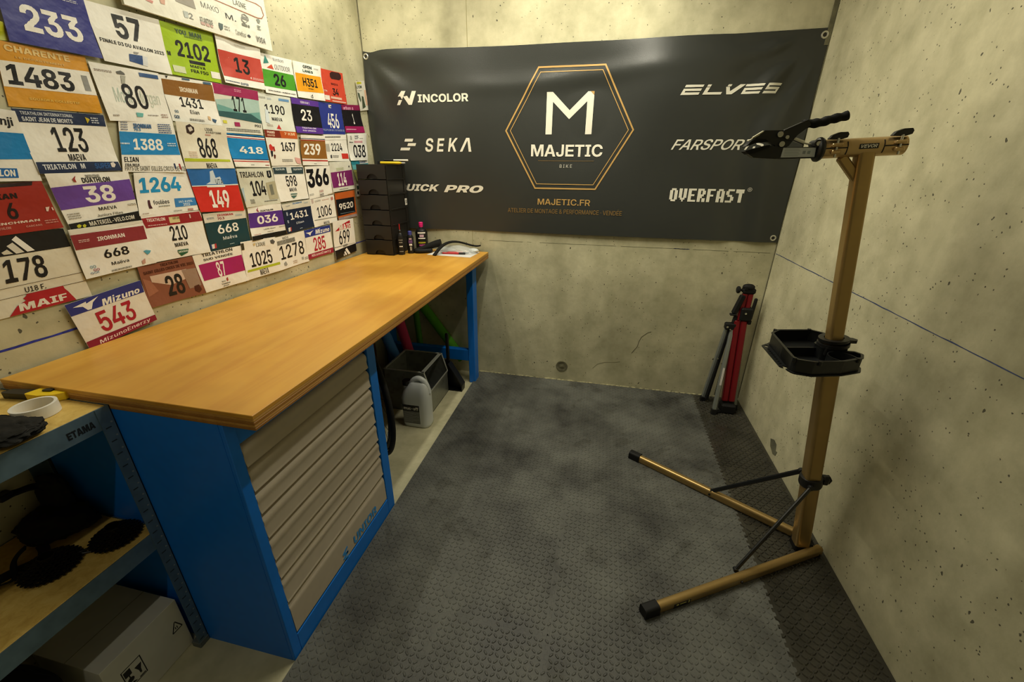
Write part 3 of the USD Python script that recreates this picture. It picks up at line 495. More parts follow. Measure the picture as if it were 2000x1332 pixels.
def bottle(name, label, x, y, prof, cap, capcol, bands):
    t = thing(name, label, 'bottle', (x, y, BENCH_Z)); obj('body', lathe_at(x, y, BENCH_Z + .0005, prof, 28), BLK, t); obj('cap', lathe_at(x, y, BENCH_Z, cap, 20), capcol, t)
    r0 = max(p[0] for p in prof); dvec = np.array([-x, -y]); dvec /= np.linalg.norm(dvec); a0 = math.atan2(-y, -x)
    for nm, z0, z1, col, sp in bands:
        a = np.linspace(a0 - sp, a0 + sp, 12); V = [(x + (r0 + .0006) * math.cos(q), y + (r0 + .0006) * math.sin(q), BENCH_Z + z) for q in a for z in (z0, z1)]; F = []
        for i in range(11): F += [[2 * i, 2 * i + 2, 2 * i + 3], [2 * i, 2 * i + 3, 2 * i + 1]]
        obj(nm, trimesh.Trimesh(np.array(V), np.array(F), process=False), col, t, smooth=False)
PINK = M('pink_plastic', '#e0207a', .4); RED = M('red_plastic', '#b51f22', .35, spec=.5); PURP = M('purple_print', '#6a4a7c', .5); GREYP = M('grey_print', '#9a978e', .5); MAG = M('magenta_print', '#a8487c', .5); YP = M('yellow_print', '#b3a626', .5); BLUEP = M('blue_print', '#3a3f92', .5); LILAC = M('lilac_print', '#c9a8b8', .5)
bottle('spray_bottle', 'slim black bottle with a red tip in front of the drawer tower', -1.224, 2.395, [(0, 0), (.0205, 0), (.0215, .004), (.0215, .105), (.014, .128), (.009, .133), (.010, .146), (.006, .152), (0, .153)], [(.0032, .150), (.0032, .186), (0, .187)], RED, [('band', .075, .080, GREYP, .5), ('band', .05, .056, WHITEP, .5), ('band', .02, .024, GREYP, .6), ('band', .09, .094, GREYP, .6)])
bottle('spray_bottle', 'short black bottle with a purple and blue print beside the slim one', -1.186, 2.452, [(0, 0), (.020, 0), (.021, .004), (.021, .098), (.013, .115), (0, .116)], [(.012, .115), (.012, .135), (.010, .138), (0, .138)], BLUEP, [('band', .065, .085, PURP, .6), ('band', .05, .062, WHITEP, .45), ('band', .02, .045, GREYP, .25), ('band', .088, .096, LILAC, .4)])
bottle('cleaner_bottle', 'black cleaner bottle with a pink cap behind the small bottles', -1.158, 2.566, [(0, 0), (.036, 0), (.039, .004), (.039, .118), (.030, .135), (.014, .142), (.012, .15), (0, .15)], [(.0125, .15), (.0125, .158), (.014, .159), (.014, .178), (.011, .181), (0, .181)], PINK, [('band', .112, .122, WHITEP, .65), ('band', .090, .106, LILAC, .35), ('band', .078, .086, WHITEP, .6), ('band', .05, .06, YP, .6), ('band', .032, .045, MAG, .5)])
pp = thing('paper_sheet', 'white paper sheet under the clear bag at the far bench corner', 'paper', (-.92, 2.5, BENCH_Z))
obj('sheet', extr([(-1.07, 2.425), (-.778, 2.405), (-.768, 2.585), (-1.05, 2.605)], .0008, (0, 0, BENCH_Z + .0004), (1, 0, 0), (0, 1, 0)), M('paper_white', '#d8d6d2', .6), pp)
cb = thing('clear_bag', 'crumpled clear plastic bag with parts at the far end of the bench', 'plastic bag', (-.9, 2.55, BENCH_Z))
CLR = usdkit.material(stage, '/World/Looks/clear_film', {'t': ('transparent_bsdf', {'color': (.93, .94, .93)}) if False else ('principled_bsdf', {'base_color': (.75, .78, .77), 'roughness': .12, 'transmission_weight': .0, 'alpha': .38, 'specular_ior_level': .8})}, [], surface='t.BSDF')
import meshkit
gx, gy = np.meshgrid(np.linspace(0, 1, 26), np.linspace(0, 1, 16)); gp = np.c_[gx.ravel(), gy.ravel(), np.zeros(gx.size)]
hgt = .010 + .028 * np.sin(gp[:, 0] * math.pi) * np.sin(gp[:, 1] * math.pi) + .012 * np.array(meshkit.fbm(gp * 7 + 3.1)); hgt *= np.minimum(1, 6 * np.minimum.reduce([gp[:, 0], 1 - gp[:, 0], gp[:, 1], 1 - gp[:, 1]]) + .12); hgt = np.abs(hgt) + .002
Vb = np.c_[-1.05 + .275 * gp[:, 0], 2.50 + .10 * gp[:, 1] - .015 * gp[:, 0], BENCH_Z + .0015 + hgt]; Fb = [[i * 26 + j, i * 26 + j + 1, (i + 1) * 26 + j + 1] for i in range(15) for j in range(25)] + [[i * 26 + j, (i + 1) * 26 + j + 1, (i + 1) * 26 + j] for i in range(15) for j in range(25)]
obj('film', trimesh.Trimesh(Vb, np.array(Fb), process=False), CLR, cb, smooth=True)
for c, s, sd in (((-.80, 2.55, BENCH_Z + .017), (.03, .02, .013), 21), ((-.98, 2.56, BENCH_Z + .014), (.05, .018, .011), 22)): obj('wrapped_part', lump(c, s, sd, .3), M('pale_parts', '#c4c9c6', .3), cb)
for i, (a, b, lb) in enumerate((((-.995, 2.470, BENCH_Z + .007), (-.835, 2.485, BENCH_Z + .008), 'red pen with a silver tip lying nearest on the paper sheet'), ((-.965, 2.492, BENCH_Z + .008), (-.82, 2.51, BENCH_Z + .009), 'dark red pen lying just behind the other red pen on the paper'))):
    t = thing('red_pen', lb, 'pen', a); T, L = frame_(a, b); obj('barrel', lathe([(0, .012), (.0055, .014), (.006, L * .75), (0, L * .75)], 14, T), RED, t); obj('tip', lathe([(0, 0), (.002, .001), (.005, .014), (0, .014)], 12, T), STEEL, t); obj('cap', lathe([(0, L * .75), (.0062, L * .75), (.006, L), (0, L)], 14, T), BLK, t)
st2 = thing('webbing_strap', 'black webbing strap arching over the clear bag on the bench', 'strap', (-.95, 2.45, BENCH_Z))
obj('band', sweep(spline([(-1.012, 2.405, BENCH_Z + .002), (-1.005, 2.425, BENCH_Z + .016), (-.992, 2.46, BENCH_Z + .040), (-.955, 2.52, BENCH_Z + .066), (-.90, 2.575, BENCH_Z + .062), (-.85, 2.606, BENCH_Z + .044), (-.80, 2.610, BENCH_Z + .036), (-.77, 2.610, BENCH_Z + .040)], 34), 0, flat=(.022, .008)), BLKM2, st2)
gp_ = thing('grip_tool', 'dark grey folded rubber grip lying between the pink-capped bottle and the bag', 'grip', (-1.1, 2.5, BENCH_Z))
obj('grip', sweep(spline([(-1.165, 2.475, BENCH_Z + .015), (-1.13, 2.50, BENCH_Z + .022), (-1.08, 2.53, BENCH_Z + .040), (-1.02, 2.55, BENCH_Z + .055)], 16), np.linspace(.013, .026, 16), 12), BLKM2, gp_)
obj('grip_end', sweep(spline([(-1.165, 2.475, BENCH_Z + .015), (-1.15, 2.455, BENCH_Z + .014), (-1.12, 2.46, BENCH_Z + .014), (-1.06, 2.49, BENCH_Z + .016)], 16), .0125, 10), BLKM, gp_)

# ---------------------------------------------------------------- banner on the back wall
BAN = M('banner_vinyl', '#363835', .30, spec=.42, var=.06, vscale=3, bump=.0003, bscale=300)
def bdisp(x, z):
    """how far the vinyl stands off the wall: soft folds pulled from the grommets"""
    x = np.asarray(x, float); z = np.asarray(z, float); d = .014 + 0 * x
    for cx, cz, s in ((-1.47, 2.03, 1), (.975, 2.03, -1)):
        dx, dz_ = s * (x - cx), cz - z; r = np.hypot(dx, dz_); th = np.arctan2(dz_, np.maximum(dx, 1e-6)); d += (.0045 if s > 0 else .0075) * np.sin(th * (9 if s > 0 else 12) + s) * np.exp(-((r - .24) / .22) ** 2) * np.clip(r / .15, 0, 1)
    d += .006 * np.sin(x * 5.2 + 1.3 * np.sin(z * 3 + .6)) * np.exp(-((z - 1.9) / .22) ** 2) + .005 * np.sin(x * 9 - z * 6) * np.exp(-((x + 1.15) / .35) ** 2) + .006 * np.sin((x - .1) * 22 + z * 3) * np.exp(-((x - .80) / .16) ** 2)
    d += .007 * np.exp(-((z - 1.90 - .05 * np.sin(x * 2.2)) / .045) ** 2) * np.exp(-((x + .25) / .55) ** 2)
    d += .004 * np.sin(x * 3 + z * 7) + .004 * np.sin(x * 6.5 - z * 4 + 1.5 * np.sin(x * 2)) * np.clip((z - 1.3) / .5, 0, 1)
    return np.clip(.014 + 1.5 * (d - .014), .004, .06)
bz0, bz1 = 1.042, 2.05
nx, nz = 150, 66; X, Z = np.meshgrid(np.linspace(-1.474, .979, nx), np.linspace(0, 1, nz)); tt = (X + 1.474) / 2.453
top = bz1 - .012 * np.sin(tt * math.pi) - .012 * np.exp(-((tt - .02) / .02) ** 2); Z = bz0 + (top - bz0) * Z
front = np.c_[X.ravel(), YB - bdisp(X, Z).ravel(), Z.ravel()]; Fq = [[i * nx + j, i * nx + j + 1, (i + 1) * nx + j + 1, (i + 1) * nx + j] for i in range(nz - 1) for j in range(nx - 1)]
Ff = np.array([[a, b, c] for a, b, c, d in Fq] + [[a, c, d] for a, b, c, d in Fq])
banner = thing('banner', 'large dark grey vinyl banner with a gold hexagon and white lettering across the back wall', 'banner', (-.25, YB, 1.55))
ns = len(front); back = front + [0, .0012, 0]; edge = [(j, j + 1) for j in range(nx - 1)] + [((nz - 1) * nx + j + 1, (nz - 1) * nx + j) for j in range(nx - 1)] + [((i + 1) * nx, i * nx) for i in range(nz - 1)] + [(i * nx + nx - 1, (i + 1) * nx + nx - 1) for i in range(nz - 1)]
Fe = np.array([[b, a, a + ns] for a, b in edge] + [[b, a + ns, b + ns] for a, b in edge])
obj('vinyl_sheet', trimesh.Trimesh(np.vstack([front, back]), np.vstack([Ff, Ff[:, ::-1] + ns, Fe]), process=False), BAN, banner, smooth=40)
BW = M('banner_white_print', '#e6e2d2', .4, spec=.4); BG = M('banner_gold_print', '#bd9758', .4, spec=.4); BGD = M('banner_dull_gold', '#85693c', .4, spec=.4); BGR = M('banner_grey_print', '#b9b6aa', .4)
def on_banner(nm, shape, m, off=.0018):
    if isinstance(shape, list): shape = union_all(shape)
    V, F = flatpoly(shape); t = trimesh.Trimesh(np.c_[V, np.zeros(len(V))], F, process=False)
    v, f = trimesh.remesh.subdivide_to_size(t.vertices, t.faces, .018)
    obj(nm, trimesh.Trimesh(np.c_[v[:, 0], YB - bdisp(v[:, 0], v[:, 1]) - off, v[:, 1]], f, process=False), m, banner, smooth=False)
def word(text, x0, z0, x1, z1, wgt=700, shear=0.0): return affinity.affine_transform(glyphs(text, wgt, shear, 96), [x1 - x0, 0, 0, z1 - z0, x0, z0])
def poly(*p): return Polygon(p)
# hexagons
def hexring(pts, w): P = Polygon(pts); return P.buffer(w / 2, join_style=2).difference(P.buffer(-w / 2, join_style=2))
on_banner('hexagon_line', hexring([(-.423, 1.932), (-.062, 1.932), (.117, 1.621), (-.064, 1.309), (-.423, 1.309), (-.605, 1.621)], .0085), BG); on_banner('hexagon_line', hexring([(-.411, 1.909), (-.074, 1.909), (.091, 1.621), (-.078, 1.333), (-.414, 1.333), (-.579, 1.621)], .0042), BG)
mx0, mx1, mz0, mz1, mw = -.372, -.110, 1.601, 1.813, .036
on_banner('monogram', poly((mx0, mz0), (mx0 + mw, mz0), (mx0 + mw, mz1 - .048), (-.241, mz0 + .077), (mx1 - mw, mz1 - .048), (mx1 - mw, mz0), (mx1, mz0), (mx1, mz1 - .018), (mx1 - .020, mz1), (mx1 - .034, mz1), (-.241, mz0 + .040 + .082), (mx0 + .034, mz1), (mx0, mz1)).buffer(0), BW)
on_banner('monogram_corner', poly((mx1, mz1 - .019), (mx1, mz1), (mx1 - .021, mz1)), BG)
on_banner('lettering', word('MAJETIC', -.453, 1.484, -.040, 1.549, 700), BW); on_banner('rule', sbox(-.41, 1.4605, -.084, 1.4625), BGD); on_banner('lettering', word('B I K E', -.281, 1.424, -.208, 1.442, 500), BGR)
on_banner('lettering', word('MAJETIC.FR', -.404, 1.214, -.087, 1.250, 600), BG); on_banner('lettering', word('ATELIER DE MONTAGE & PERFORMANCE · VENDÉE', -.592, 1.164, .104, 1.197, 500), BGD)
# left column of logos
def N(): x, z, w, h = -1.281, 1.764, .126, .072; q = lambda *p: Polygon([(x + a * w, z + b * h) for a, b in p]); return [q((0, 0), (.16, 0), (.30, .36), (.13, .36)), q((.10, .60), (.30, 1), (.50, 1), (.42, .74), (.30, .40), (.22, .62)), q((.36, .60), (.46, .36), (.60, 0), (.76, 0), (1, 1), (.80, 1), (.66, .42), (.56, .66)), q((.28, .52), (.50, 0), (.66, 0), (.42, .60))]
on_banner('logo', [N()[0], N()[1], N()[2]], BW); on_banner('lettering', word('INCOLOR', -1.147, 1.776, -.832, 1.819, 800), BW)
on_banner('logo', [poly((-1.257, 1.566), (-1.203, 1.566), (-1.196, 1.582), (-1.250, 1.582)), poly((-1.240, 1.541), (-1.186, 1.541), (-1.179, 1.557), (-1.233, 1.557)), poly((-1.290, 1.516), (-1.228, 1.516), (-1.220, 1.532), (-1.283, 1.532))], BW)
on_banner('lettering', [word('S', -1.119, 1.508, -1.062, 1.584, 700, .2), word('E', -1.042, 1.509, -.988, 1.583, 700, .2), word('K', -.968, 1.509, -.902, 1.584, 700, .2), poly((-.892, 1.509), (-.876, 1.509), (-.842, 1.570), (-.836, 1.509), (-.819, 1.509), (-.829, 1.585), (-.849, 1.585))], BW)
on_banner('lettering', [word('QUICK', -1.335, 1.275, -1.037, 1.320, 900, .3), word('PRO', -1.010, 1.274, -.749, 1.318, 900, .3)], BW)
# right column of logos
def bars_letter(x0, x1, z0, h, rows, sk=.28): return [Polygon([(x0 + (x1 - x0) * a + sk * (z - z0), z) for a, z in ((u0, z0 + h * v0), (u1, z0 + h * v0), (u1, z0 + h * v1), (u0, z0 + h * v1))]) for u0, v0, u1, v1 in rows]
E3 = [(0, 0, 1, .24), (0, .38, 1, .62), (0, .76, 1, 1), (0, 0, .16, .62)]; S3 = [(0, 0, 1, .24), (.84, .0, 1, .62), (0, .38, 1, .62), (0, .76, 1, 1), (0, .38, .15, 1)]
zE, hE = 1.781, .045
on_banner('lettering', bars_letter(.335, .425, zE, hE, E3, .5) + bars_letter(.444, .535, zE, hE, [(0, 0, 1, .24), (0, 0, .2, .72), (0, .78, .2, 1)], .5) + [poly((.556, zE + hE * .75), (.574, zE + hE * .75), (.578, zE + .014), (.625, zE + hE), (.652, zE + hE), (.588, zE), (.562, zE)), poly((.562, zE + hE * .8), (.580, zE + hE * .8), (.585, zE + hE), (.567, zE + hE))] + bars_letter(.632, .715, zE, hE, E3, .5) + bars_letter(.730, .795, zE, hE, S3, .5), BW)
on_banner('lettering', word('FARSPORTS', .330, 1.521, .800, 1.573, 600, .45), BW)
PIX = {'O': '01110 11011 11011 11011 11011 11011 01110', 'V': '11011 11011 11011 11011 11011 01110 00100', 'E': '11111 11000 11000 11110 11000 11000 11111', 'R': '11110 11011 11011 11110 11100 11011 11011', 'F': '11111 11000 11000 11110 11000 11000 11000', 'A': '01110 11011 11011 11011 11111 11011 11011', 'S': '01111 11000 11000 01110 00011 00011 11110', 'T': '11111 11111 00110 00110 00110 00110 00110'}
pw, phh = (.752 - .360) / 47, (1.322 - 1.252) / 7; pix = []
for i, chh in enumerate('OVERFAST'):
    for r, row in enumerate(PIX[chh].split()):
        for c, v in enumerate(row):
            if v == '1': pix.append(sbox(.360 + (i * 6 + c) * pw - 1e-4, 1.322 - (r + 1) * phh - 1e-4, .360 + (i * 6 + c + 1) * pw + 1e-4, 1.322 - r * phh + 1e-4))
on_banner('lettering', pix, BW); on_banner('registered_mark', [Point(.776, 1.322).buffer(.011).difference(Point(.776, 1.322).buffer(.0085)), Point(.776, 1.322).buffer(.005).difference(Point(.776, 1.322).buffer(.002))], BGR)
GROM = M('grommet_steel', '#e0ddd0', .3, metal=.8)
for x, z in ((-1.456, 2.018), (.957, 2.022), (.952, 1.067), (-1.456, 1.067)):
    T = np.eye(4); T[:3, 0] = (1, 0, 0); T[:3, 1] = (0, 0, 1); T[:3, 2] = (0, -1, 0); T[:3, 3] = (x, YB - float(bdisp(x, z)) - .0005, z)
    g = obj('grommet', lathe([(.0085, 0), (.0165, 0), (.016, .002), (.0125, .0032), (.0092, .002), (.0085, 0)], 28, T), GROM, banner); obj('grommet_hole', lathe([(0, .0002), (.0088, .0002)], 20, T), M('hole_dark', '#2c2a22', .9), g)

# ---------------------------------------------------------------- race bibs on the left wall
BIBS=[
('race_bib', 'lime yellow race bib at the left frame edge above the orange 1483 bib', 'race bib', [(0.875, 1.74), (0.933, 1.737), (0.93, 1.698), (0.867, 1.689)], '#c9cc1e', 2, 1.0, [('R', -0.0, 0.55, 1.0, 1.0, '#b9c21a')]),
('race_bib', 'deep blue race bib with large white number 233', 'race bib', [(0.946, 1.846), (1.134, 1.852), (1.138, 1.703), (0.93, 1.698)], '#2b2f86', 5, 1.0, [('T', '233', 0.187, 0.425, 0.838, 0.816, '#f2efe6', 800), ('S', 0.719, 0.154, 0.901, 0.206, '#cfd0e0', 2)]),
('race_bib', 'white race bib with black 57 and a line reading finale 2023 under it', 'race bib', [(1.135, 1.842), (1.353, 1.854), (1.351, 1.701), (1.143, 1.699)], '#f1efe6', 4, 1.0, [('T', '57', 0.321, 0.101, 0.69, 0.506, '#17171a', 800), ('T', 'FINALE D3 DU AVALLON 2023', 0.046, 0.578, 0.958, 0.641, '#17171a', 700), ('P', [(0.4, 0.765), (0.595, 0.75), (0.565, 0.93), (0.373, 0.905)], '#2f4f86'), ('P', [(0.595, 0.75), (0.67, 0.759), (0.636, 0.939), (0.565, 0.93)], '#dfe3e6'), ('P', [(0.477, 0.705), (0.558, 0.701), (0.524, 0.741), (0.477, 0.74)], '#9a9a98')]),
('race_bib', 'lime green race bib with black 2102 and a black bar under the digits', 'race bib', [(1.352, 1.853), (1.56, 1.868), (1.555, 1.709), (1.353, 1.703)], '#a3c41c', 2, 1.0, [('T', '2102', 0.226, 0.286, 0.857, 0.602, '#17171a', 750), ('R', 0.425, 0.634, 0.724, 0.699, '#17171a'), ('T', 'MAEVA', 0.421, 0.726, 0.713, 0.778, '#17171a', 650), ('T', 'FRA F5G', 0.413, 0.814, 0.756, 0.881, '#17171a', 650), ('T', 'M', 0.034, 0.538, 0.092, 0.62, '#17171a', 850), ('T', 'YOU  MAN', 0.279, 0.076, 0.766, 0.162, '#4f6a55', 800), ('R', 0.063, 0.799, 0.302, 0.933, '#d5dcb6'), ('R', 0.811, 0.782, 0.997, 0.92, '#f1efe6'), ('S', 0.438, 0.153, 0.772, 0.216, '#6f8a30', 1)]),
('race_bib', 'creased white and red race bib with black number 13', 'race bib', [(1.562, 1.867), (1.78, 1.869), (1.77, 1.719), (1.561, 1.713)], '#f1efe6', 5, 2.2, [('P', [(0.006, 0.29), (0.979, 0.252), (1.011, 0.821), (0.009, 0.845)], '#c2493c'), ('T', '13', 0.329, 0.361, 0.679, 0.701, '#17171a', 750), ('T', 'SUPER', 0.393, 0.923, 0.578, 0.979, '#4a5a78', 800), ('S', 0.016, 0.923, 0.373, 0.965, '#5c6a80', 1), ('S', 0.725, 0.738, 0.988, 0.798, '#e6c2bb', 2), ('S', 0.404, 0.066, 0.648, 0.108, '#d3d0c6', 2)]),
('race_bib', 'white and green race bib with black 26 and two sail triangles', 'race bib', [(1.767, 1.856), (1.985, 1.871), (1.978, 1.718), (1.776, 1.71)], '#f1efe6', 3, 1.0, [('P', [(0.032, 0.369), (0.981, 0.379), (1.017, 0.806), (0.013, 0.812)], '#4c9a2a'), ('T', '26', 0.355, 0.437, 0.71, 0.754, '#17171a', 800), ('T', 'tonton', 0.43, 0.047, 0.734, 0.119, '#8a8f90', 500), ('T', 'OUTDOOR', 0.441, 0.202, 0.896, 0.323, '#8d8e8e', 500), ('P', [(0.213, 0.032), (0.289, 0.199), (0.125, 0.237)], '#3f8a82'), ('P', [(0.364, 0.218), (0.405, 0.332), (0.204, 0.322)], '#cf5138'), ('T', 'www.tonton-outdoor.com', 0.087, 0.887, 0.956, 0.931, '#3a3a3a', 600)]),
('race_bib', 'white and orange race bib with black number H351', 'race bib', [(1.981, 1.869), (2.191, 1.886), (2.191, 1.732), (1.982, 1.722)], '#f1efe6', 4, 1.0, [('P', [(0.043, 0.316), (0.973, 0.308), (0.986, 0.771), (0.011, 0.823)], '#eaa01e'), ('T', 'H351', 0.275, 0.415, 0.801, 0.651, '#17171a', 750), ('T', 'OPEN', 0.357, 0.063, 0.679, 0.146, '#24352f', 800), ('T', 'LANES', 0.33, 0.188, 0.703, 0.255, '#2c4a3c', 800), ('S', 0.751, 0.093, 0.903, 0.136, '#b9b4aa', 2), ('T', 'd', 0.496, 0.86, 0.573, 0.968, '#333333', 500), ('S', 0.445, 0.686, 0.638, 0.726, '#3a2b10', 1)]),
('race_bib', 'red race bib with black 34 below a dark rounded logo patch', 'race bib', [(2.186, 1.878), (2.39, 1.891), (2.397, 1.742), (2.187, 1.732)], '#cf4a33', 3, 1.0, [('P', [(0.43, 0.087), (0.525, 0.026), (0.841, 0.013), (0.911, 0.075), (0.903, 0.184), (0.81, 0.251), (0.476, 0.257), (0.419, 0.204)], '#3a201e'), ('T', '34', 0.433, 0.545, 0.692, 0.767, '#17171a', 750), ('T', 'MAEVA', 0.424, 0.381, 0.712, 0.445, '#3b1412', 700), ('R', 0.059, 0.801, 0.266, 0.944, '#e7dfd2'), ('R', 0.315, 0.813, 0.788, 0.884, '#e2b7a6'), ('R', 0.36, 0.93, 0.95, 0.97, '#e2b7a6'), ('S', 0.047, 0.641, 0.197, 0.693, '#f0d2c6', 2)]),
('race_bib', 'orange and white race bib with black 1483 left of the white 80 bib', 'race bib', [(0.9, 1.695), (1.097, 1.7), (1.093, 1.558), (0.881, 1.551)], '#d8981c', 1, 1.0, [('P', [(0.003, 0.314), (0.995, 0.275), (1.003, 0.692), (-0.009, 0.709)], '#efece2'), ('T', '1483', 0.057, 0.347, 0.751, 0.673, '#17171a', 800), ('T', 'CHARENTE', 0.087, 0.048, 0.79, 0.152, '#e8c983', 800), ('T', 'LE DÉPARTEMENT', 0.178, 0.204, 0.71, 0.246, '#e0ba6b', 700), ('R', 0.869, 0.36, 0.943, 0.63, '#8f8f8b'), ('T', 'SQUADRA COLLECTIF', 0.215, 0.84, 0.754, 0.879, '#e7c05a', 800)]),
('race_bib', 'white race bib with black 80 over pale script lettering', 'race bib', [(1.098, 1.689), (1.3, 1.696), (1.308, 1.554), (1.105, 1.54)], '#f1efe6', 3, 1.0, [('T', 'Mont', 0.186, 0.392, 0.435, 0.655, '#b9c9be', 400, 0.2), ('T', 'Morgan', 0.506, 0.404, 0.888, 0.718, '#c9d1c2', 400, 0.2), ('T', '80', 0.319, 0.304, 0.675, 0.755, '#17171a', 600), ('R', 0.666, 0.05, 0.97, 0.126, '#3b5c8c'), ('P', [(0.327, 0.099), (0.402, 0.068), (0.445, 0.105), (0.448, 0.14), (0.336, 0.14)], '#6c6c68'), ('P', [(0.379, 0.156), (0.448, 0.16), (0.403, 0.302), (0.354, 0.306)], '#b0b0a4'), ('S', 0.039, 0.099, 0.264, 0.141, '#8a7a70', 2), ('S', 0.07, 0.869, 0.151, 0.927, '#b0a8a0', 1), ('S', 0.593, 0.855, 0.77, 0.889, '#9c9690', 1), ('P', [(0.413, 0.829), (0.526, 0.839), (0.499, 0.912), (0.41, 0.911)], '#6db5b0'), ('S', 0.821, 0.828, 0.937, 0.917, '#b09a90', 2)]),
('race_bib', 'white race bib with a brown band and black number 1431', 'race bib', [(1.301, 1.694), (1.508, 1.704), (1.508, 1.56), (1.311, 1.559)], '#f1efe6', 2, 1.0, [('P', [(0.032, 0.08), (0.986, 0.059), (0.981, 0.417), (-0.001, 0.403)], '#8d5f25'), ('T', '1431', 0.265, 0.418, 0.705, 0.637, '#17171a', 600), ('T', 'Elian', 0.409, 0.689, 0.585, 0.78, '#17171a', 500), ('T', 'IRONMAN', 0.325, 0.199, 0.671, 0.298, '#e9dcc4', 850), ('T', 'GO', 0.098, 0.732, 0.17, 0.796, '#52728c', 700), ('T', 'GO!', 0.059, 0.851, 0.16, 0.931, '#2f4e70', 700), ('S', 0.353, 0.893, 0.656, 0.951, '#6b6b68', 2), ('P', [(0.823, 0.844), (0.871, 0.853), (0.909, 0.868), (0.866, 0.947), (0.817, 0.903)], '#3a5878'), ('P', [(0.746, 0.785), (0.794, 0.8), (0.788, 0.895), (0.74, 0.872)], '#d8b58a'), ('P', [(0.112, 0.007), (0.168, 0.004), (0.125, 0.064), (0.126, 0.036)], '#333333'), ('R', 0.427, -0.0, 0.571, 0.034, '#43607c'), ('R', 0.822, 0.011, 0.964, 0.06, '#43607c')]),
('race_bib', 'race bib with a crimson band, 171 and a misty teal lake picture', 'race bib', [(1.507, 1.705), (1.729, 1.709), (1.714, 1.542), (1.506, 1.537)], '#d9d7c8', 3, 1.0, [('P', [(-0.008, 0.319), (1.006, 0.142), (1.006, 0.675), (0.012, 0.55)], '#a9c4bc'), ('P', [(-0.021, 0.531), (0.02, 0.401), (0.251, 0.449), (0.579, 0.535), (0.982, 0.462), (0.981, 0.649), (0.359, 0.668)], '#6ea39d'), ('P', [(0.007, 0.537), (0.747, 0.528), (1.001, 0.662), (1.0, 0.724), (-0.002, 0.646)], '#345a5c'), ('R', 0.0, 0.0, 1.0, 0.2, '#9c2555'), ('T', '171', 0.347, 0.195, 0.644, 0.509, '#17171a', 600), ('S', 0.442, 0.045, 0.596, 0.106, '#d597ad', 2), ('R', 0.053, 0.724, 0.139, 0.79, '#cfc94a'), ('R', 0.305, 0.745, 0.429, 0.837, '#9c2555'), ('T', 'POLI', 0.809, 0.759, 0.962, 0.815, '#333333', 700), ('S', 0.093, 0.881, 0.929, 0.957, '#6d6d68', 2)]),
('race_bib', 'pale race bib with black 1190 and a small blue tag at top right', 'race bib', [(1.727, 1.705), (1.928, 1.712), (1.925, 1.569), (1.72, 1.564)], '#dde0d4', 2, 1.0, [('T', '1190', 0.167, 0.282, 0.757, 0.536, '#17171a', 600), ('T', 'MAEVA', 0.319, 0.634, 0.633, 0.726, '#17171a', 700), ('R', 0.621, 0.074, 0.93, 0.143, '#6f9ccb'), ('S', 0.01, 0.089, 0.228, 0.148, '#a9a9a2', 2), ('S', 0.267, 0.096, 0.4, 0.158, '#b7c2ca', 2), ('P', [(0.497, 0.823), (0.554, 0.957), (0.417, 0.945)], '#c1362f'), ('S', 0.128, 0.837, 0.316, 0.903, '#b9a9a0', 2), ('P', [(0.169, 0.409), (0.245, 0.455), (0.227, 0.827), (0.112, 0.795)], '#cfdadf')]),
('race_bib', 'black race bib with purple bands and white number 23', 'race bib', [(1.926, 1.713), (2.133, 1.723), (2.135, 1.574), (1.926, 1.566)], '#17161b', 4, 1.0, [('R', 0.0, 0.0, 1.0, 0.17, '#5b3596'), ('R', 0.0, 0.81, 1.0, 1.0, '#5b3596'), ('T', '23', 0.276, 0.299, 0.663, 0.631, '#f2efe6', 700), ('T', 'TRIATHLON', 0.227, 0.816, 0.749, 0.862, '#dcd2ea', 850), ('T', 'SUD VENDÉE', 0.236, 0.89, 0.734, 0.938, '#dcd2ea', 850), ('T', 'BIERHAUS 1', 0.32, 0.06, 0.649, 0.126, '#cfc2de', 800)]),
('race_bib', 'royal blue race bib with white number 456', 'race bib', [(2.132, 1.723), (2.337, 1.735), (2.341, 1.587), (2.134, 1.576)], '#2d3a8f', 2, 1.0, [('T', '456', 0.299, 0.333, 0.786, 0.807, '#f2efe6', 650), ('P', [(0.445, 0.057), (0.577, 0.054), (0.556, 0.1), (0.498, 0.102), (0.493, 0.129), (0.556, 0.134), (0.551, 0.161), (0.444, 0.152)], '#e0d8c0'), ('T', 'TRIATHLON DE L ESTUAIRE 85', 0.045, 0.841, 0.972, 0.901, '#9aa4cc', 700)]),
('race_bib', 'black race bib with magenta bands and a slim white number 1', 'race bib', [(2.336, 1.735), (2.52, 1.754), (2.55, 1.61), (2.346, 1.597)], '#1a161a', 3, 1.0, [('R', 0.0, 0.0, 1.0, 0.2, '#8a1c4e'), ('R', 0.0, 0.78, 1.0, 1.0, '#a31e5c'), ('T', '1', 0.522, 0.334, 0.588, 0.703, '#f2efe6', 700), ('T', 'urban s', 0.085, 0.06, 0.658, 0.189, '#e3a7c2', 800), ('S', 0.06, 0.856, 0.595, 0.93, '#e3a7c2', 1)]),
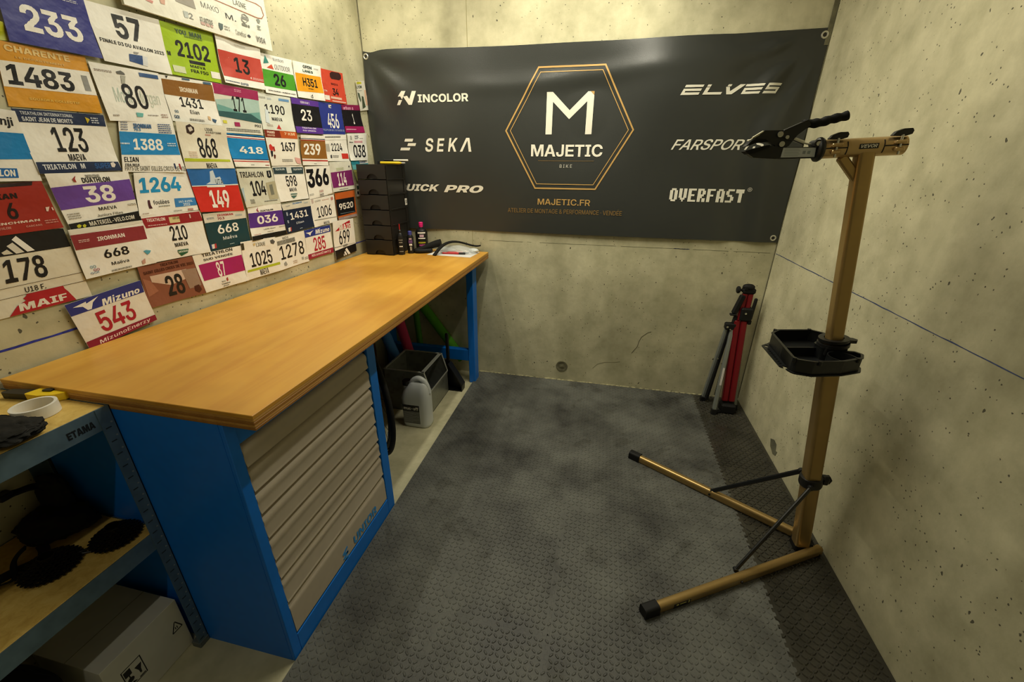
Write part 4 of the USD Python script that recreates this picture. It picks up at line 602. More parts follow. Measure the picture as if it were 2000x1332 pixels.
('flyer', 'narrow white flyer with a yellow tag and bicycle riders picture by the banner edge', 'flyer', [(2.512, 1.874), (2.605, 1.892), (2.631, 1.742), (2.52, 1.724)], '#dedacb', 5, 1.0, [('R', 0.065, 0.033, 0.628, 0.118, '#c6c22e'), ('T', 'LYON', 0.032, 0.171, 0.591, 0.277, '#26382c', 850), ('P', [(0.042, 0.406), (0.26, 0.453), (0.32, 0.677), (0.196, 0.744), (0.058, 0.563)], '#55604e'), ('P', [(0.446, 0.543), (0.616, 0.576), (0.656, 0.901), (0.309, 0.952), (0.401, 0.711)], '#45503c'), ('P', [(0.8, 0.347), (0.989, 0.351), (0.912, 0.858), (0.731, 0.851)], '#e2b79a'), ('S', 0.07, 0.34, 0.538, 0.374, '#8c8c88', 1)]),
('race_bib', 'white and cyan race bib cut off at the left frame edge beside bib 123', 'race bib', [(0.833, 1.545), (0.885, 1.541), (0.885, 1.377), (0.75, 1.378)], '#f1efe6', 3, 1.0, [('P', [(0.192, 0.548), (1.0, 0.531), (1.0, 0.84), (0.289, 0.855)], '#1481c4'), ('T', 'unji', 0.25, 0.222, 0.799, 0.462, '#17171a', 700), ('R', 0.105, 0.919, 0.637, 0.98, '#1a64ac'), ('T', 'TRIATHLON', -0.125, 0.928, 0.594, 0.971, '#f2efe6', 800)]),
('race_bib', 'white race bib with navy bands and large black 123', 'race bib', [(0.881, 1.547), (1.092, 1.554), (1.091, 1.402), (0.884, 1.394)], '#f1efe6', 2, 1.0, [('P', [(0.0, -0.0), (1.0, 0.0), (0.987, 0.2), (0.011, 0.194)], '#1d2c4d'), ('P', [(0.012, 0.808), (0.989, 0.832), (1.0, 1.0), (0.0, 1.0)], '#1d2c4d'), ('T', '123', 0.304, 0.245, 0.68, 0.655, '#17171a', 650), ('T', 'MAEVA', 0.397, 0.686, 0.595, 0.799, '#17171a', 650), ('T', 'TRIATHLON   M', 0.063, 0.849, 0.548, 0.938, '#d5d8de', 850), ('T', 'SUPER', 0.668, 0.848, 0.867, 0.948, '#2e5c9c', 800), ('P', [(0.878, 0.853), (0.922, 0.835), (0.941, 0.883), (0.912, 0.935), (0.878, 0.927)], '#e5dcd6'), ('T', 'TRIATHLON INTERNATIONAL', 0.068, 0.032, 0.614, 0.081, '#c4c9d3', 800), ('T', 'SAINT JEAN DE MONTS', 0.064, 0.111, 0.589, 0.177, '#d5d8de', 800), ('P', [(0.752, 0.06), (0.786, 0.074), (0.805, 0.095), (0.762, 0.164), (0.757, 0.092)], '#c9b62c'), ('S', 0.818, 0.052, 0.908, 0.165, '#c9ced8', 3)]),
('race_bib', 'white race bib with a bright blue band and white 1388', 'race bib', [(1.13, 1.545), (1.305, 1.554), (1.302, 1.395), (1.093, 1.398)], '#f1efe6', 3, 1.0, [('P', [(-0.012, 0.249), (0.988, 0.276), (0.995, 0.685), (-0.03, 0.705)], '#1f86c6'), ('T', '1388', 0.217, 0.385, 0.721, 0.61, '#f2efe6', 800), ('T', 'ELIAN', 0.037, 0.743, 0.269, 0.831, '#17171a', 650), ('T', 'FRA M18', 0.048, 0.858, 0.273, 0.904, '#444444', 700), ('T', 'PAYS DE SAINT GILLES CROIX DE VIE', 0.04, 0.898, 1.006, 0.976, '#77776f', 500), ('R', 0.833, 0.845, 0.856, 0.937, '#24345c'), ('R', 0.912, 0.848, 0.936, 0.947, '#a03232'), ('T', 'IRONMAN', 0.255, 0.07, 0.572, 0.169, '#2c5f94', 850), ('T', '70.3', 0.258, 0.17, 0.376, 0.229, '#3c78a8', 800), ('S', 0.033, 0.025, 0.153, 0.231, '#8d93a2', 4), ('S', 0.696, 0.046, 0.932, 0.265, '#4d628c', 5), ('S', 0.001, 0.463, 0.148, 0.522, '#cfe0ec', 1), ('S', 0.804, 0.447, 0.955, 0.534, '#cfe0ec', 2)]),
('race_bib', 'cream race bib with black 868 and a thin lime stripe', 'race bib', [(1.311, 1.558), (1.514, 1.559), (1.515, 1.409), (1.306, 1.407)], '#e5e0cd', 4, 2, [('T', '868', 0.343, 0.314, 0.719, 0.759, '#17171a', 650), ('P', [(0.018, 0.774), (0.943, 0.791), (0.948, 0.843), (0.011, 0.845)], '#b3bf2a'), ('T', 'MAEVA', 0.41, 0.878, 0.628, 0.993, '#17171a', 650), ('P', [(0.178, 0.076), (0.26, 0.029), (0.335, 0.098), (0.331, 0.186), (0.254, 0.259), (0.176, 0.225)], '#3b2c28'), ('P', [(0.208, 0.11), (0.281, 0.084), (0.306, 0.159), (0.234, 0.199)], '#d8d0c4'), ('T', 'LIGUE', 0.556, 0.08, 0.705, 0.144, '#4a4a48', 600), ('T', 'ATHLÉTISME', 0.564, 0.149, 0.872, 0.201, '#4a4a48', 600), ('S', 0.537, 0.216, 0.646, 0.265, '#c68a80', 1), ('S', 0.126, 0.615, 0.282, 0.757, '#e0c9b4', 4)]),
('race_bib', 'bright blue race bib with white 418 and thin tricolour stripes', 'race bib', [(1.513, 1.537), (1.716, 1.538), (1.718, 1.413), (1.524, 1.414)], '#1c86c8', 2, 1.0, [('R', 0.0, 0.03, 1.0, 0.13, '#efece4'), ('R', 0.0, 0.03, 1.0, 0.055, '#232a4a'), ('R', 0.0, 0.095, 1.0, 0.12, '#a83a48'), ('T', '418', 0.25, 0.35, 0.883, 0.566, '#f2efe6', 800), ('R', 0.0, 0.74, 1.0, 0.765, '#22305c'), ('R', 0.0, 0.765, 1.0, 1.0, '#e9e6dc'), ('R', 0.0, 0.8, 1.0, 0.83, '#b5352e'), ('S', 0.462, 0.9, 0.552, 0.949, '#8a8a86', 1), ('S', 0.862, 0.898, 0.972, 0.966, '#a05a50', 1)]),
('race_bib', 'white race bib with black 1637 and an orange band and two red runners', 'race bib', [(1.721, 1.565), (1.93, 1.57), (1.924, 1.423), (1.725, 1.419)], '#eae5d8', 3, 1.0, [('R', 0.0, 0.0, 1.0, 0.2, '#c25a26'), ('P', [(0.0, 0.0), (0.461, 0.002), (0.485, 0.193), (0.011, 0.198)], '#7d2c1c'), ('T', 'PHARES', 0.074, 0.03, 0.304, 0.091, '#f0dccb', 850), ('T', 'BEAUVOIR', 0.07, 0.117, 0.295, 0.166, '#e8c4a8', 700), ('T', '7 KM', 0.597, 0.039, 0.923, 0.111, '#f0c9a0', 800), ('T', '1637', 0.435, 0.313, 0.891, 0.567, '#17171a', 650), ('P', [(0.056, 0.408), (0.105, 0.375), (0.148, 0.438), (0.182, 0.473), (0.107, 0.58), (0.044, 0.523)], '#c8342c'), ('P', [(0.058, 0.572), (0.127, 0.567), (0.1, 0.712), (0.055, 0.739)], '#22222a'), ('P', [(0.153, 0.451), (0.202, 0.439), (0.206, 0.57), (0.151, 0.582)], '#a8342e'), ('P', [(0.136, 0.664), (0.195, 0.687), (0.164, 0.784), (0.129, 0.783)], '#5a2a20'), ('S', 0.373, 0.795, 0.718, 0.888, '#8d8d88', 2), ('P', [(0.8, 0.747), (0.994, 0.781), (0.979, 0.957), (0.854, 0.939), (0.812, 0.86)], '#d9a49c')]),
('race_bib', 'tan brown race bib with white 239 and tricolour stripe on top', 'race bib', [(1.949, 1.559), (2.139, 1.567), (2.139, 1.423), (1.93, 1.423)], '#93642a', 4, 1.0, [('R', 0.0, 0.0, 1.0, 0.16, '#e8e5da'), ('R', 0.0, 0.12, 1.0, 0.145, '#22304e'), ('R', 0.0, 0.165, 1.0, 0.19, '#b24038'), ('T', '239', 0.113, 0.288, 0.769, 0.671, '#f2efe6', 800), ('R', -0.014, 0.839, 0.955, 0.863, '#b5352e'), ('R', 0.0, 0.79, 1.0, 1.0, '#e9e6dc'), ('R', 0.0, 0.83, 1.0, 0.87, '#b5352e'), ('S', 0.44, 0.925, 0.552, 0.972, '#8a8a86', 1)]),
('race_bib', 'white race bib with black 2224 and a square red logo', 'race bib', [(2.137, 1.573), (2.348, 1.589), (2.349, 1.448), (2.143, 1.445)], '#f1efe6', 2, 1.0, [('T', '2224', 0.277, 0.326, 0.764, 0.613, '#17171a', 600), ('R', 0.02, 0.338, 0.19, 0.621, '#b9b7ad'), ('R', 0.691, 0.704, 0.97, 0.904, '#c8372c'), ('S', 0.276, 0.768, 0.547, 0.865, '#6c6c68', 2), ('P', [(0.169, 0.769), (0.241, 0.748), (0.228, 0.88), (0.166, 0.878)], '#33333a'), ('S', 0.063, 0.053, 0.755, 0.136, '#77776f', 1), ('R', 0.0, 0.19, 1.0, 0.2, '#b9b9b0')]),
('race_bib', 'crumpled white race bib with black 038 above the black drawer tower', 'race bib', [(2.345, 1.592), (2.559, 1.609), (2.541, 1.457), (2.35, 1.451)], '#f1efe6', 5, 2.5, [('T', '038', 0.265, 0.391, 0.895, 0.877, '#17171a', 650), ('T', 'CDF', 0.411, 0.074, 0.609, 0.196, '#45505a', 700), ('R', 0.349, 0.248, 0.769, 0.322, '#cf9aa0'), ('S', 0.152, 0.075, 0.232, 0.216, '#77776f', 3), ('T', 'Bikes', 0.08, 0.271, 0.292, 0.315, '#33333a', 700), ('S', 0.637, 0.153, 0.807, 0.194, '#a0a098', 1)]),
('race_bib', 'turquoise sea and beach picture bib peeking out left of the drawer tower', 'race bib', [(2.359, 1.454), (2.557, 1.466), (2.561, 1.344), (2.401, 1.34)], '#6fb5b8', 1, 1.0, [('P', [(-0.0, -0.0), (1.0, 0.0), (1.0, 0.214), (-0.033, 0.198)], '#3a9fb4'), ('P', [(-0.033, 0.198), (1.0, 0.214), (0.989, 0.443), (-0.047, 0.401)], '#6fc0c4'), ('P', [(-0.047, 0.401), (0.989, 0.443), (1.0, 1.0), (-0.0, 1.0)], '#a8a860'), ('R', 0.5, 0.02, 1.0, 0.18, '#e5e5de'), ('T', 'COURSE', 0.418, 0.088, 0.857, 0.145, '#2a5a9a', 850)]),
('sticker', 'small white sticker with a dark figure on the wall below the beach picture', 'sticker', [(2.385, 1.321), (2.43, 1.32), (2.425, 1.251), (2.374, 1.253)], '#f1efe6', 2, 1.0, [('P', [(0.164, 0.145), (0.664, 0.12), (0.663, 0.414), (0.271, 0.467)], '#3c5a4c'), ('P', [(0.24, 0.627), (0.567, 0.606), (0.625, 0.839), (0.303, 0.834)], '#2a2a2a')]),
('race_bib', 'dark red race bib with a black 6 at the left frame edge', 'race bib', [(0.736, 1.368), (0.883, 1.377), (0.891, 1.255), (0.714, 1.25)], '#a02a1e', 2, 1.0, [('P', [(-0.0, -0.0), (0.875, -0.002), (0.847, 0.084), (0.749, 0.085), (0.066, 0.076)], '#2a1414'), ('T', 'IAN', 0.341, 0.225, 0.598, 0.342, '#1c1012', 850), ('T', '6', 0.412, 0.425, 0.537, 0.745, '#1c1012', 700), ('T', 'FRENCHMAN', 0.116, 0.787, 0.761, 0.829, '#e5cdbd', 850), ('T', 'CARCANS', 0.57, 0.883, 0.765, 0.916, '#d4968a', 700), ('T', 'TRIATHLON', 0.154, 0.865, 0.393, 0.907, '#d4968a', 700), ('S', 0.812, 0.818, 0.97, 0.9, '#c9867a', 2), ('P', [(0.892, 0.582), (0.946, 0.577), (0.907, 0.67), (0.884, 0.661)], '#ecd2c6'), ('R', 0.965, 0.596, 0.983, 0.656, '#ecd2c6')]),
('race_bib', 'white race bib, purple band, white 38, yellow dots on its black base strip', 'race bib', [(0.892, 1.395), (1.109, 1.399), (1.1, 1.253), (0.905, 1.242)], '#f1efe6', 3, 1.6, [('P', [(-0.0, 0.216), (0.992, 0.138), (1.011, 0.537), (-0.0, 0.595)], '#6a45a0'), ('T', '38', 0.33, 0.218, 0.715, 0.518, '#f2efe6', 800), ('T', 'DUATHLON', 0.366, 0.081, 0.714, 0.165, '#2b2b2b', 800), ('T', 'INDIVIDUEL', 0.422, 0.036, 0.604, 0.087, '#6b6b66', 700), ('T', 'MAEVA', 0.437, 0.614, 0.688, 0.679, '#17171a', 500), ('T', 'Juniors Filles', 0.382, 0.744, 0.754, 0.798, '#77776f', 500), ('P', [(-0.021, 0.855), (1.001, 0.792), (1.0, 1.0), (0.0, 1.0)], '#141414'), ('T', 'MATERIEL-VELO.COM', 0.24, 0.862, 0.906, 0.949, '#e3e0d4', 700), ('P', [(0.083, 0.905), (0.118, 0.88), (0.141, 0.91), (0.115, 0.951), (0.086, 0.949)], '#c9c832'), ('P', [(0.151, 0.911), (0.182, 0.892), (0.195, 0.921), (0.174, 0.963), (0.149, 0.954)], '#c9c832'), ('P', [(0.258, 0.097), (0.309, 0.044), (0.29, 0.097), (0.293, 0.153), (0.265, 0.139)], '#9c3a34'), ('S', 0.039, 0.661, 0.185, 0.782, '#a8a49a', 3), ('S', 0.855, 0.607, 0.991, 0.657, '#a8a49a', 2)]),
('race_bib', 'white race bib with bright blue number 1264', 'race bib', [(1.124, 1.395), (1.312, 1.398), (1.312, 1.266), (1.099, 1.265)], '#f1efe6', 2, 1.0, [('T', '1264', 0.071, 0.128, 0.8, 0.512, '#2394cf', 850), ('T', 'foulées', 0.257, 0.685, 0.53, 0.786, '#4a4a4c', 600), ('P', [(0.627, 0.682), (1.005, 0.694), (1.0, 0.878), (0.614, 0.888)], '#3a80c0'), ('T', '2&3 AVRIL', 0.689, 0.746, 0.936, 0.791, '#cfe0ee', 800), ('T', '2022', 0.755, 0.806, 0.873, 0.874, '#cfe0ee', 800), ('P', [(0.17, 0.676), (0.205, 0.677), (0.206, 0.786), (0.224, 0.864), (0.171, 0.863), (0.165, 0.764)], '#4a2430'), ('S', 0.332, 0.809, 0.522, 0.861, '#9d9d96', 1), ('S', 0.051, 0.942, 0.161, 0.979, '#b8a8a0', 1), ('R', 0.809, 0.942, 0.9, 0.988, '#c09088'), ('S', 0.571, 0.944, 0.707, 0.986, '#b0b0a8', 1)]),
('race_bib', 'race bib split blue over red with white number 149', 'race bib', [(1.307, 1.407), (1.519, 1.41), (1.517, 1.246), (1.316, 1.258)], '#cf2f24', 4, 1.0, [('P', [(0.0, 0.0), (1.0, 0.0), (0.999, 0.353), (-0.024, 0.371)], '#2b68ac'), ('P', [(0.462, 0.063), (0.534, 0.04), (0.55, 0.205), (0.648, 0.18), (0.688, 0.346), (0.308, 0.346), (0.413, 0.287)], '#c7d4de'), ('T', 'UTA', 0.526, 0.236, 0.682, 0.343, '#22303e', 500), ('R', 0.311, 0.361, 0.702, 0.413, '#e8e6de'), ('P', [(-0.024, 0.371), (0.999, 0.353), (0.999, 0.377), (-0.019, 0.391)], '#e8e6de'), ('T', '149', 0.308, 0.484, 0.722, 0.909, '#f2efe6', 850)]),
('race_bib', 'race bib with a faded photo, black 104 and black badge at upper right', 'race bib', [(1.525, 1.408), (1.723, 1.41), (1.734, 1.26), (1.531, 1.256)], '#d2d3c2', 3, 1.0, [('T', '104', 0.264, 0.327, 0.67, 0.737, '#17171a', 700), ('T', 'TRIAHLON', 0.047, 0.091, 0.694, 0.236, '#17171a', 600), ('P', [(0.813, 0.072), (0.94, 0.067), (0.93, 0.25), (0.848, 0.276), (0.799, 0.235)], '#1e2428'), ('T', 'S', 0.856, 0.095, 0.884, 0.219, '#f2efe6', 850), ('P', [(0.716, 0.401), (1.011, 0.359), (0.973, 0.862), (0.698, 0.862)], '#b3ad90'), ('P', [(0.793, 0.462), (0.889, 0.451), (0.884, 0.736), (0.779, 0.753)], '#77786a'), ('P', [(-0.005, 0.519), (0.075, 0.488), (0.029, 0.833), (-0.04, 0.857)], '#a9bcc4'), ('S', 0.144, 0.8, 0.264, 0.923, '#6c6c66', 4), ('S', 0.538, 0.878, 0.923, 0.92, '#6c6c66', 1)]),
('race_bib', 'white race bib with a slate banner strip and thin black 598', 'race bib', [(1.728, 1.417), (1.937, 1.422), (1.939, 1.268), (1.735, 1.264)], '#f1efe6', 2, 1.0, [('P', [(0.009, 0.032), (0.99, 0.044), (0.964, 0.241), (0.012, 0.206)], '#33464c'), ('T', 'TRIATHLON', 0.071, 0.059, 0.368, 0.111, '#c9d2d2', 800), ('T', 'TRIATHLON', 0.647, 0.076, 0.937, 0.126, '#c9d2d2', 800), ('R', 0.428, 0.042, 0.583, 0.199, '#cfd2cc'), ('T', '598', 0.339, 0.27, 0.681, 0.579, '#17171a', 550), ('T', 'MAEVA', 0.396, 0.624, 0.625, 0.728, '#33333a', 600), ('P', [(0.403, 0.791), (0.623, 0.797), (0.577, 0.882), (0.468, 0.946), (0.406, 0.878)], '#4a6a62'), ('R', 0.406, 0.83, 0.598, 0.854, '#d8d8cc')]),
('race_bib', 'white race bib with very bold black number 366', 'race bib', [(1.945, 1.418), (2.146, 1.423), (2.157, 1.282), (1.941, 1.262)], '#f1efe6', 3, 1.0, [('T', '366', 0.021, 0.092, 0.878, 0.678, '#17171a', 900), ('P', [(0.382, 0.78), (0.555, 0.786), (0.55, 0.997), (0.37, 1.005)], '#d9d5ca'), ('S', 0.386, 0.806, 0.551, 0.867, '#b86a6a', 2), ('S', 0.391, 0.912, 0.54, 0.988, '#44444a', 2), ('S', 0.021, 0.844, 0.172, 0.907, '#a9a9a2', 3), ('S', 0.7, 0.965, 0.941, 1.007, '#b8a070', 2)]),
('race_bib', 'white race bib with a plum band and white number 114', 'race bib', [(2.146, 1.441), (2.349, 1.448), (2.367, 1.297), (2.14, 1.288)], '#dcdccf', 4, 1.0, [('P', [(0.029, 0.374), (0.993, 0.328), (0.984, 0.873), (0.019, 0.876)], '#7a2a66'), ('T', '114', 0.28, 0.405, 0.667, 0.838, '#f2efe6', 700), ('S', 0.278, 0.931, 0.684, 0.973, '#8a8a84', 1), ('S', 0.283, 0.213, 0.617, 0.326, '#b9c29a', 2), ('P', [(0.855, 0.167), (0.909, 0.163), (0.9, 0.226), (0.851, 0.23)], '#44444a')]),
('race_bib', 'race bib with black top, three white slanted stripes and black 178', 'race bib', [(0.713, 1.256), (0.89, 1.253), (0.894, 1.056), (0.664, 1.052)], '#e2dcc8', 1, 0.5, [('P', [(-0.0, 0.0), (1.0, 0.0), (1.005, 0.305), (0.031, 0.324)], '#141416'), ('P', [(0.411, 0.049), (0.571, 0.292), (0.487, 0.298), (0.356, 0.1)], '#f2efe6'), ('P', [(0.356, 0.143), (0.455, 0.298), (0.367, 0.305), (0.287, 0.185)], '#ddd8ca'), ('P', [(0.283, 0.232), (0.335, 0.299), (0.242, 0.3), (0.221, 0.267)], '#d6cfba'), ('T', '178', 0.207, 0.366, 0.632, 0.661, '#17171a', 700), ('P', [(0.026, 0.705), (1.002, 0.691), (1.002, 0.696), (0.027, 0.709)], '#4a3c24'), ('P', [(0.025, 0.813), (1.0, 0.804), (1.0, 0.809), (0.026, 0.817)], '#4a3c24'), ('T', 'U18 F.', 0.36, 0.735, 0.563, 0.795, '#17171a', 500), ('P', [(0.351, 0.833), (0.323, 0.849), (0.345, 0.875), (0.254, 0.914), (0.159, 1.014), (0.821, 1.005), (0.766, 0.883), (0.742, 0.845), (0.735, 0.807), (0.366, 0.812)], '#b01e2a'), ('T', 'MAIF', 0.269, 0.897, 0.739, 0.972, '#e8e3d6', 900)]),
('race_bib', 'white race bib with dull red band and black 668 left of 210 bib', 'race bib', [(0.894, 1.248), (1.103, 1.252), (1.102, 1.113), (0.892, 1.107)], '#f1efe6', 4, 1.0, [('P', [(0.005, -0.014), (1.038, -0.107), (1.02, 0.051), (0.011, 0.121)], '#e2dfd2'), ('P', [(0.001, 0.107), (0.991, 0.123), (0.983, 0.425), (0.009, 0.406)], '#8e3038'), ('T', '668', 0.318, 0.499, 0.665, 0.677, '#17171a', 700), ('T', 'Maëva', 0.376, 0.771, 0.62, 0.842, '#17171a', 500), ('T', 'IRONMAN', 0.302, 0.216, 0.673, 0.299, '#eadfd6', 850), ('S', 0.069, 0.215, 0.202, 0.28, '#d9b8b4', 2), ('T', 'GO', 0.097, 0.758, 0.169, 0.817, '#7fa3b4', 600), ('T', 'GO', 0.124, 0.829, 0.201, 0.882, '#a8607c', 600), ('T', 'GO!', 0.076, 0.887, 0.179, 0.93, '#7f9ab4', 600), ('P', [(0.858, 0.679), (0.902, 0.666), (0.97, 0.698), (0.941, 0.747), (0.898, 0.774)], '#56a2b8'), ('P', [(0.787, 0.884), (0.845, 0.843), (0.831, 0.95), (0.788, 0.962)], '#c79888'), ('S', 0.342, 0.934, 0.631, 0.976, '#6c6c66', 2)]),
('race_bib', 'white race bib with a dark red strip and black number 210', 'race bib', [(1.102, 1.268), (1.318, 1.264), (1.313, 1.111), (1.1, 1.114)], '#f1efe6', 3, 1.0, [('P', [(-0.004, 0.071), (0.973, 0.02), (1.006, 0.239), (0.03, 0.276)], '#99242c'), ('T', 'TRIATHLON', 0.069, 0.085, 0.356, 0.152, '#ecd9d2', 800), ('R', 0.417, 0.091, 0.594, 0.219, '#d9cc96'), ('T', 'SAINT JEAN', 0.477, 0.099, 0.592, 0.147, '#6a5a30', 800), ('T', '210', 0.375, 0.286, 0.66, 0.613, '#17171a', 600), ('T', 'MAEVA', 0.392, 0.662, 0.625, 0.748, '#17171a', 650), ('P', [(0.409, 0.821), (0.606, 0.83), (0.579, 0.916), (0.453, 0.971), (0.41, 0.886)], '#235c40'), ('T', 'DEVAUD', 0.42, 0.849, 0.588, 0.891, '#dfe8dc', 800), ('S', 0.064, 0.208, 0.363, 0.25, '#d9a8a4', 1), ('R', 0.774, 0.066, 0.795, 0.156, '#e0c0b8')]),
('race_bib', 'dark teal race bib with white 668 and lettering on its left side', 'race bib', [(1.325, 1.253), (1.525, 1.25), (1.517, 1.117), (1.321, 1.111)], '#173f47', 2, 1.0, [('P', [(0.0, 0.021), (1.0, 0.0), (0.99, 0.252), (-0.014, 0.256)], '#dcd8c9'), ('T', '668', 0.235, 0.342, 0.74, 0.588, '#f2efe6', 700), ('T', 'Maëva', 0.312, 0.669, 0.652, 0.768, '#d6dcdc', 600), ('T', 'IRONMAN', 0.298, 0.068, 0.665, 0.124, '#a8323a', 850), ('T', '70.3', 0.291, 0.15, 0.448, 0.211, '#8a2a34', 800), ('S', 0.062, 0.123, 0.218, 0.177, '#8a97a4', 2), ('S', 0.717, 0.111, 0.892, 0.168, '#9fb4c0', 2), ('P', [(-0.008, 0.827), (0.136, 0.818), (0.129, 0.941), (-0.011, 0.942)], '#dfe0dc'), ('P', [(-0.008, 0.827), (0.035, 0.822), (0.032, 0.944), (-0.011, 0.942)], '#2c3f78'), ('P', [(0.097, 0.817), (0.136, 0.818), (0.129, 0.941), (0.085, 0.946)], '#b8383c'), ('S', 0.438, 0.901, 0.547, 0.933, '#b9cdd0', 1)]),
('race_bib', 'white race bib with a purple band and white 036 over a plain black strip', 'race bib', [(1.538, 1.258), (1.735, 1.26), (1.735, 1.118), (1.522, 1.119)], '#f1efe6', 3, 1.0, [('P', [(-0.026, 0.199), (1.0, 0.232), (1.028, 0.693), (-0.005, 0.637)], '#57308c'), ('T', '036', 0.223, 0.316, 0.822, 0.564, '#f2efe6', 800), ('T', 'DUATHLON', 0.352, 0.145, 0.729, 0.198, '#2b2b2b', 800), ('P', [(0.239, 0.119), (0.306, 0.043), (0.28, 0.119), (0.314, 0.195), (0.258, 0.179)], '#9a4a5c'), ('T', 'LAINE Maeri', 0.367, 0.719, 0.699, 0.753, '#4a4a48', 500), ('S', 0.457, 0.801, 0.631, 0.84, '#a8a49a', 1), ('P', [(0.004, 0.872), (0.995, 0.869), (1.0, 1.0), (-0.0, 1.0)], '#141414'), ('S', 0.065, 0.824, 0.258, 0.861, '#d6a8a0', 2), ('S', 0.809, 0.716, 0.994, 0.755, '#a8a49a', 3)]),
('race_bib', 'navy race bib with white 1431 and a tricolour tag', 'race bib', [(1.735, 1.253), (1.938, 1.265), (1.937, 1.13), (1.737, 1.12)], '#1b2740', 4, 1.0, [('P', [(0.0, 0.0), (1.0, 0.0), (0.996, 0.241), (0.028, 0.203)], '#d9d6c8'), ('T', '1431', 0.21, 0.333, 0.857, 0.572, '#f2efe6', 650), ('T', 'Elian', 0.379, 0.68, 0.653, 0.754, '#c9cdd4', 600), ('T', 'IRONMAN', 0.364, 0.018, 0.687, 0.069, '#2f6fa8', 850), ('S', 0.123, 0.069, 0.274, 0.108, '#8a97a4', 2), ('S', 0.764, 0.067, 0.909, 0.119, '#9fb4c0', 2), ('P', [(0.057, 0.807), (0.168, 0.8), (0.157, 0.943), (0.051, 0.943)], '#dfe0dc'), ('P', [(0.133, 0.805), (0.168, 0.8), (0.157, 0.943), (0.122, 0.948)], '#b8383c'), ('S', 0.465, 0.911, 0.558, 0.953, '#b9cdd0', 1), ('R', 0.097, 0.278, 0.15, 0.401, '#9aa4b8'), ('R', 0.077, 0.55, 0.121, 0.648, '#9aa4b8')]),
('race_bib', 'plain white race bib with thin black number 1006', 'race bib', [(1.941, 1.261), (2.151, 1.277), (2.146, 1.131), (1.942, 1.124)], '#f1efe6', 2, 1.0, [('T', '1006', 0.231, 0.313, 0.833, 0.698, '#17171a', 550), ('T', 'MAEVA', 0.431, 0.881, 0.673, 0.986, '#33333a', 600), ('P', [(0.053, 0.735), (0.996, 0.803), (1.001, 0.825), (0.053, 0.765)], '#8d8d86'), ('P', [(0.056, -0.008), (0.141, -0.02), (0.136, 0.135), (0.065, 0.142)], '#c9b8b0'), ('S', 0.185, 0.068, 0.429, 0.128, '#a8a8a0', 2), ('R', 0.498, 0.097, 0.775, 0.121, '#d8b8ac'), ('P', [(0.848, 0.077), (0.934, 0.066), (0.95, 0.169), (0.859, 0.186)], '#c98a80')]),
('race_bib', 'small orange and black race bib with outlined white 9520', 'race bib', [(2.159, 1.281), (2.358, 1.29), (2.355, 1.141), (2.159, 1.133)], '#c2622a', 3, 1.0, [('P', [(0.015, 0.228), (0.938, 0.242), (0.921, 0.826), (-0.015, 0.828)], '#17181a'), ('T', '9520', 0.123, 0.389, 0.848, 0.625, '#ece7da', 800), ('P', [(0.133, 0.741), (0.89, 0.777), (0.891, 0.804), (0.133, 0.768)], '#5a6a72'), ('P', [(0.015, 0.884), (0.973, 0.896), (1.0, 1.0), (0.0, 1.0)], '#9a8a86'), ('S', 0.28, 0.91, 0.577, 0.952, '#c9bdb6', 1)]),
('race_bib', 'white race bib with blue top strip and large crimson 543', 'race bib', [(0.818, 1.05), (1.033, 1.069), (1.043, 0.928), (0.834, 0.901)], '#e9e4d8', 4, 0.6, [('P', [(0.0, 0.0), (1.0, 0.0), (0.991, 0.278), (0.001, 0.237)], '#2a3382'), ('P', [(0.064, 0.094), (0.227, 0.063), (0.22, 0.102), (0.388, 0.038), (0.296, 0.119), (0.247, 0.233), (0.202, 0.227), (0.168, 0.135)], '#f2efe6'), ('T', 'Mizuno', 0.385, 0.113, 0.935, 0.256, '#f2efe6', 850, 0.25), ('T', '543', 0.246, 0.33, 0.742, 0.769, '#b01c34', 650), ('P', [(0.005, 0.802), (0.997, 0.862), (1.0, 1.0), (0.0, 1.0)], '#8e1838'), ('T', 'MizunoEnerzy', 0.14, 0.872, 0.9, 0.975, '#f0dcd8', 600, 0.15)]),
('race_bib', 'brown toned race bib with a photo and bold black 28', 'race bib', [(1.04, 1.11), (1.242, 1.11), (1.25, 0.965), (1.039, 0.97)], '#8a5340', 2, 1.0, [('P', [(0.147, 0.271), (0.794, 0.294), (0.783, 0.518), (0.45, 0.594), (0.152, 0.422)], '#d3b9a6'), ('P', [(0.022, 0.287), (0.137, 0.387), (0.221, 0.662), (0.033, 0.743)], '#a36a54'), ('P', [(0.703, 0.295), (0.974, 0.32), (0.958, 0.774), (0.738, 0.794)], '#9c8270'), ('P', [(0.823, 0.758), (0.917, 0.742), (0.94, 0.882), (0.878, 0.944), (0.819, 0.886)], '#4c2018'), ('T', '28', 0.366, 0.355, 0.665, 0.859, '#17171a', 750), ('T', 'TRIATHLON', 0.377, 0.037, 0.698, 0.104, '#4a2018', 700), ('T', 'SAINT GILLES CROIX DE VIE 2015', 0.063, 0.141, 0.954, 0.212, '#4a2018', 700)]),
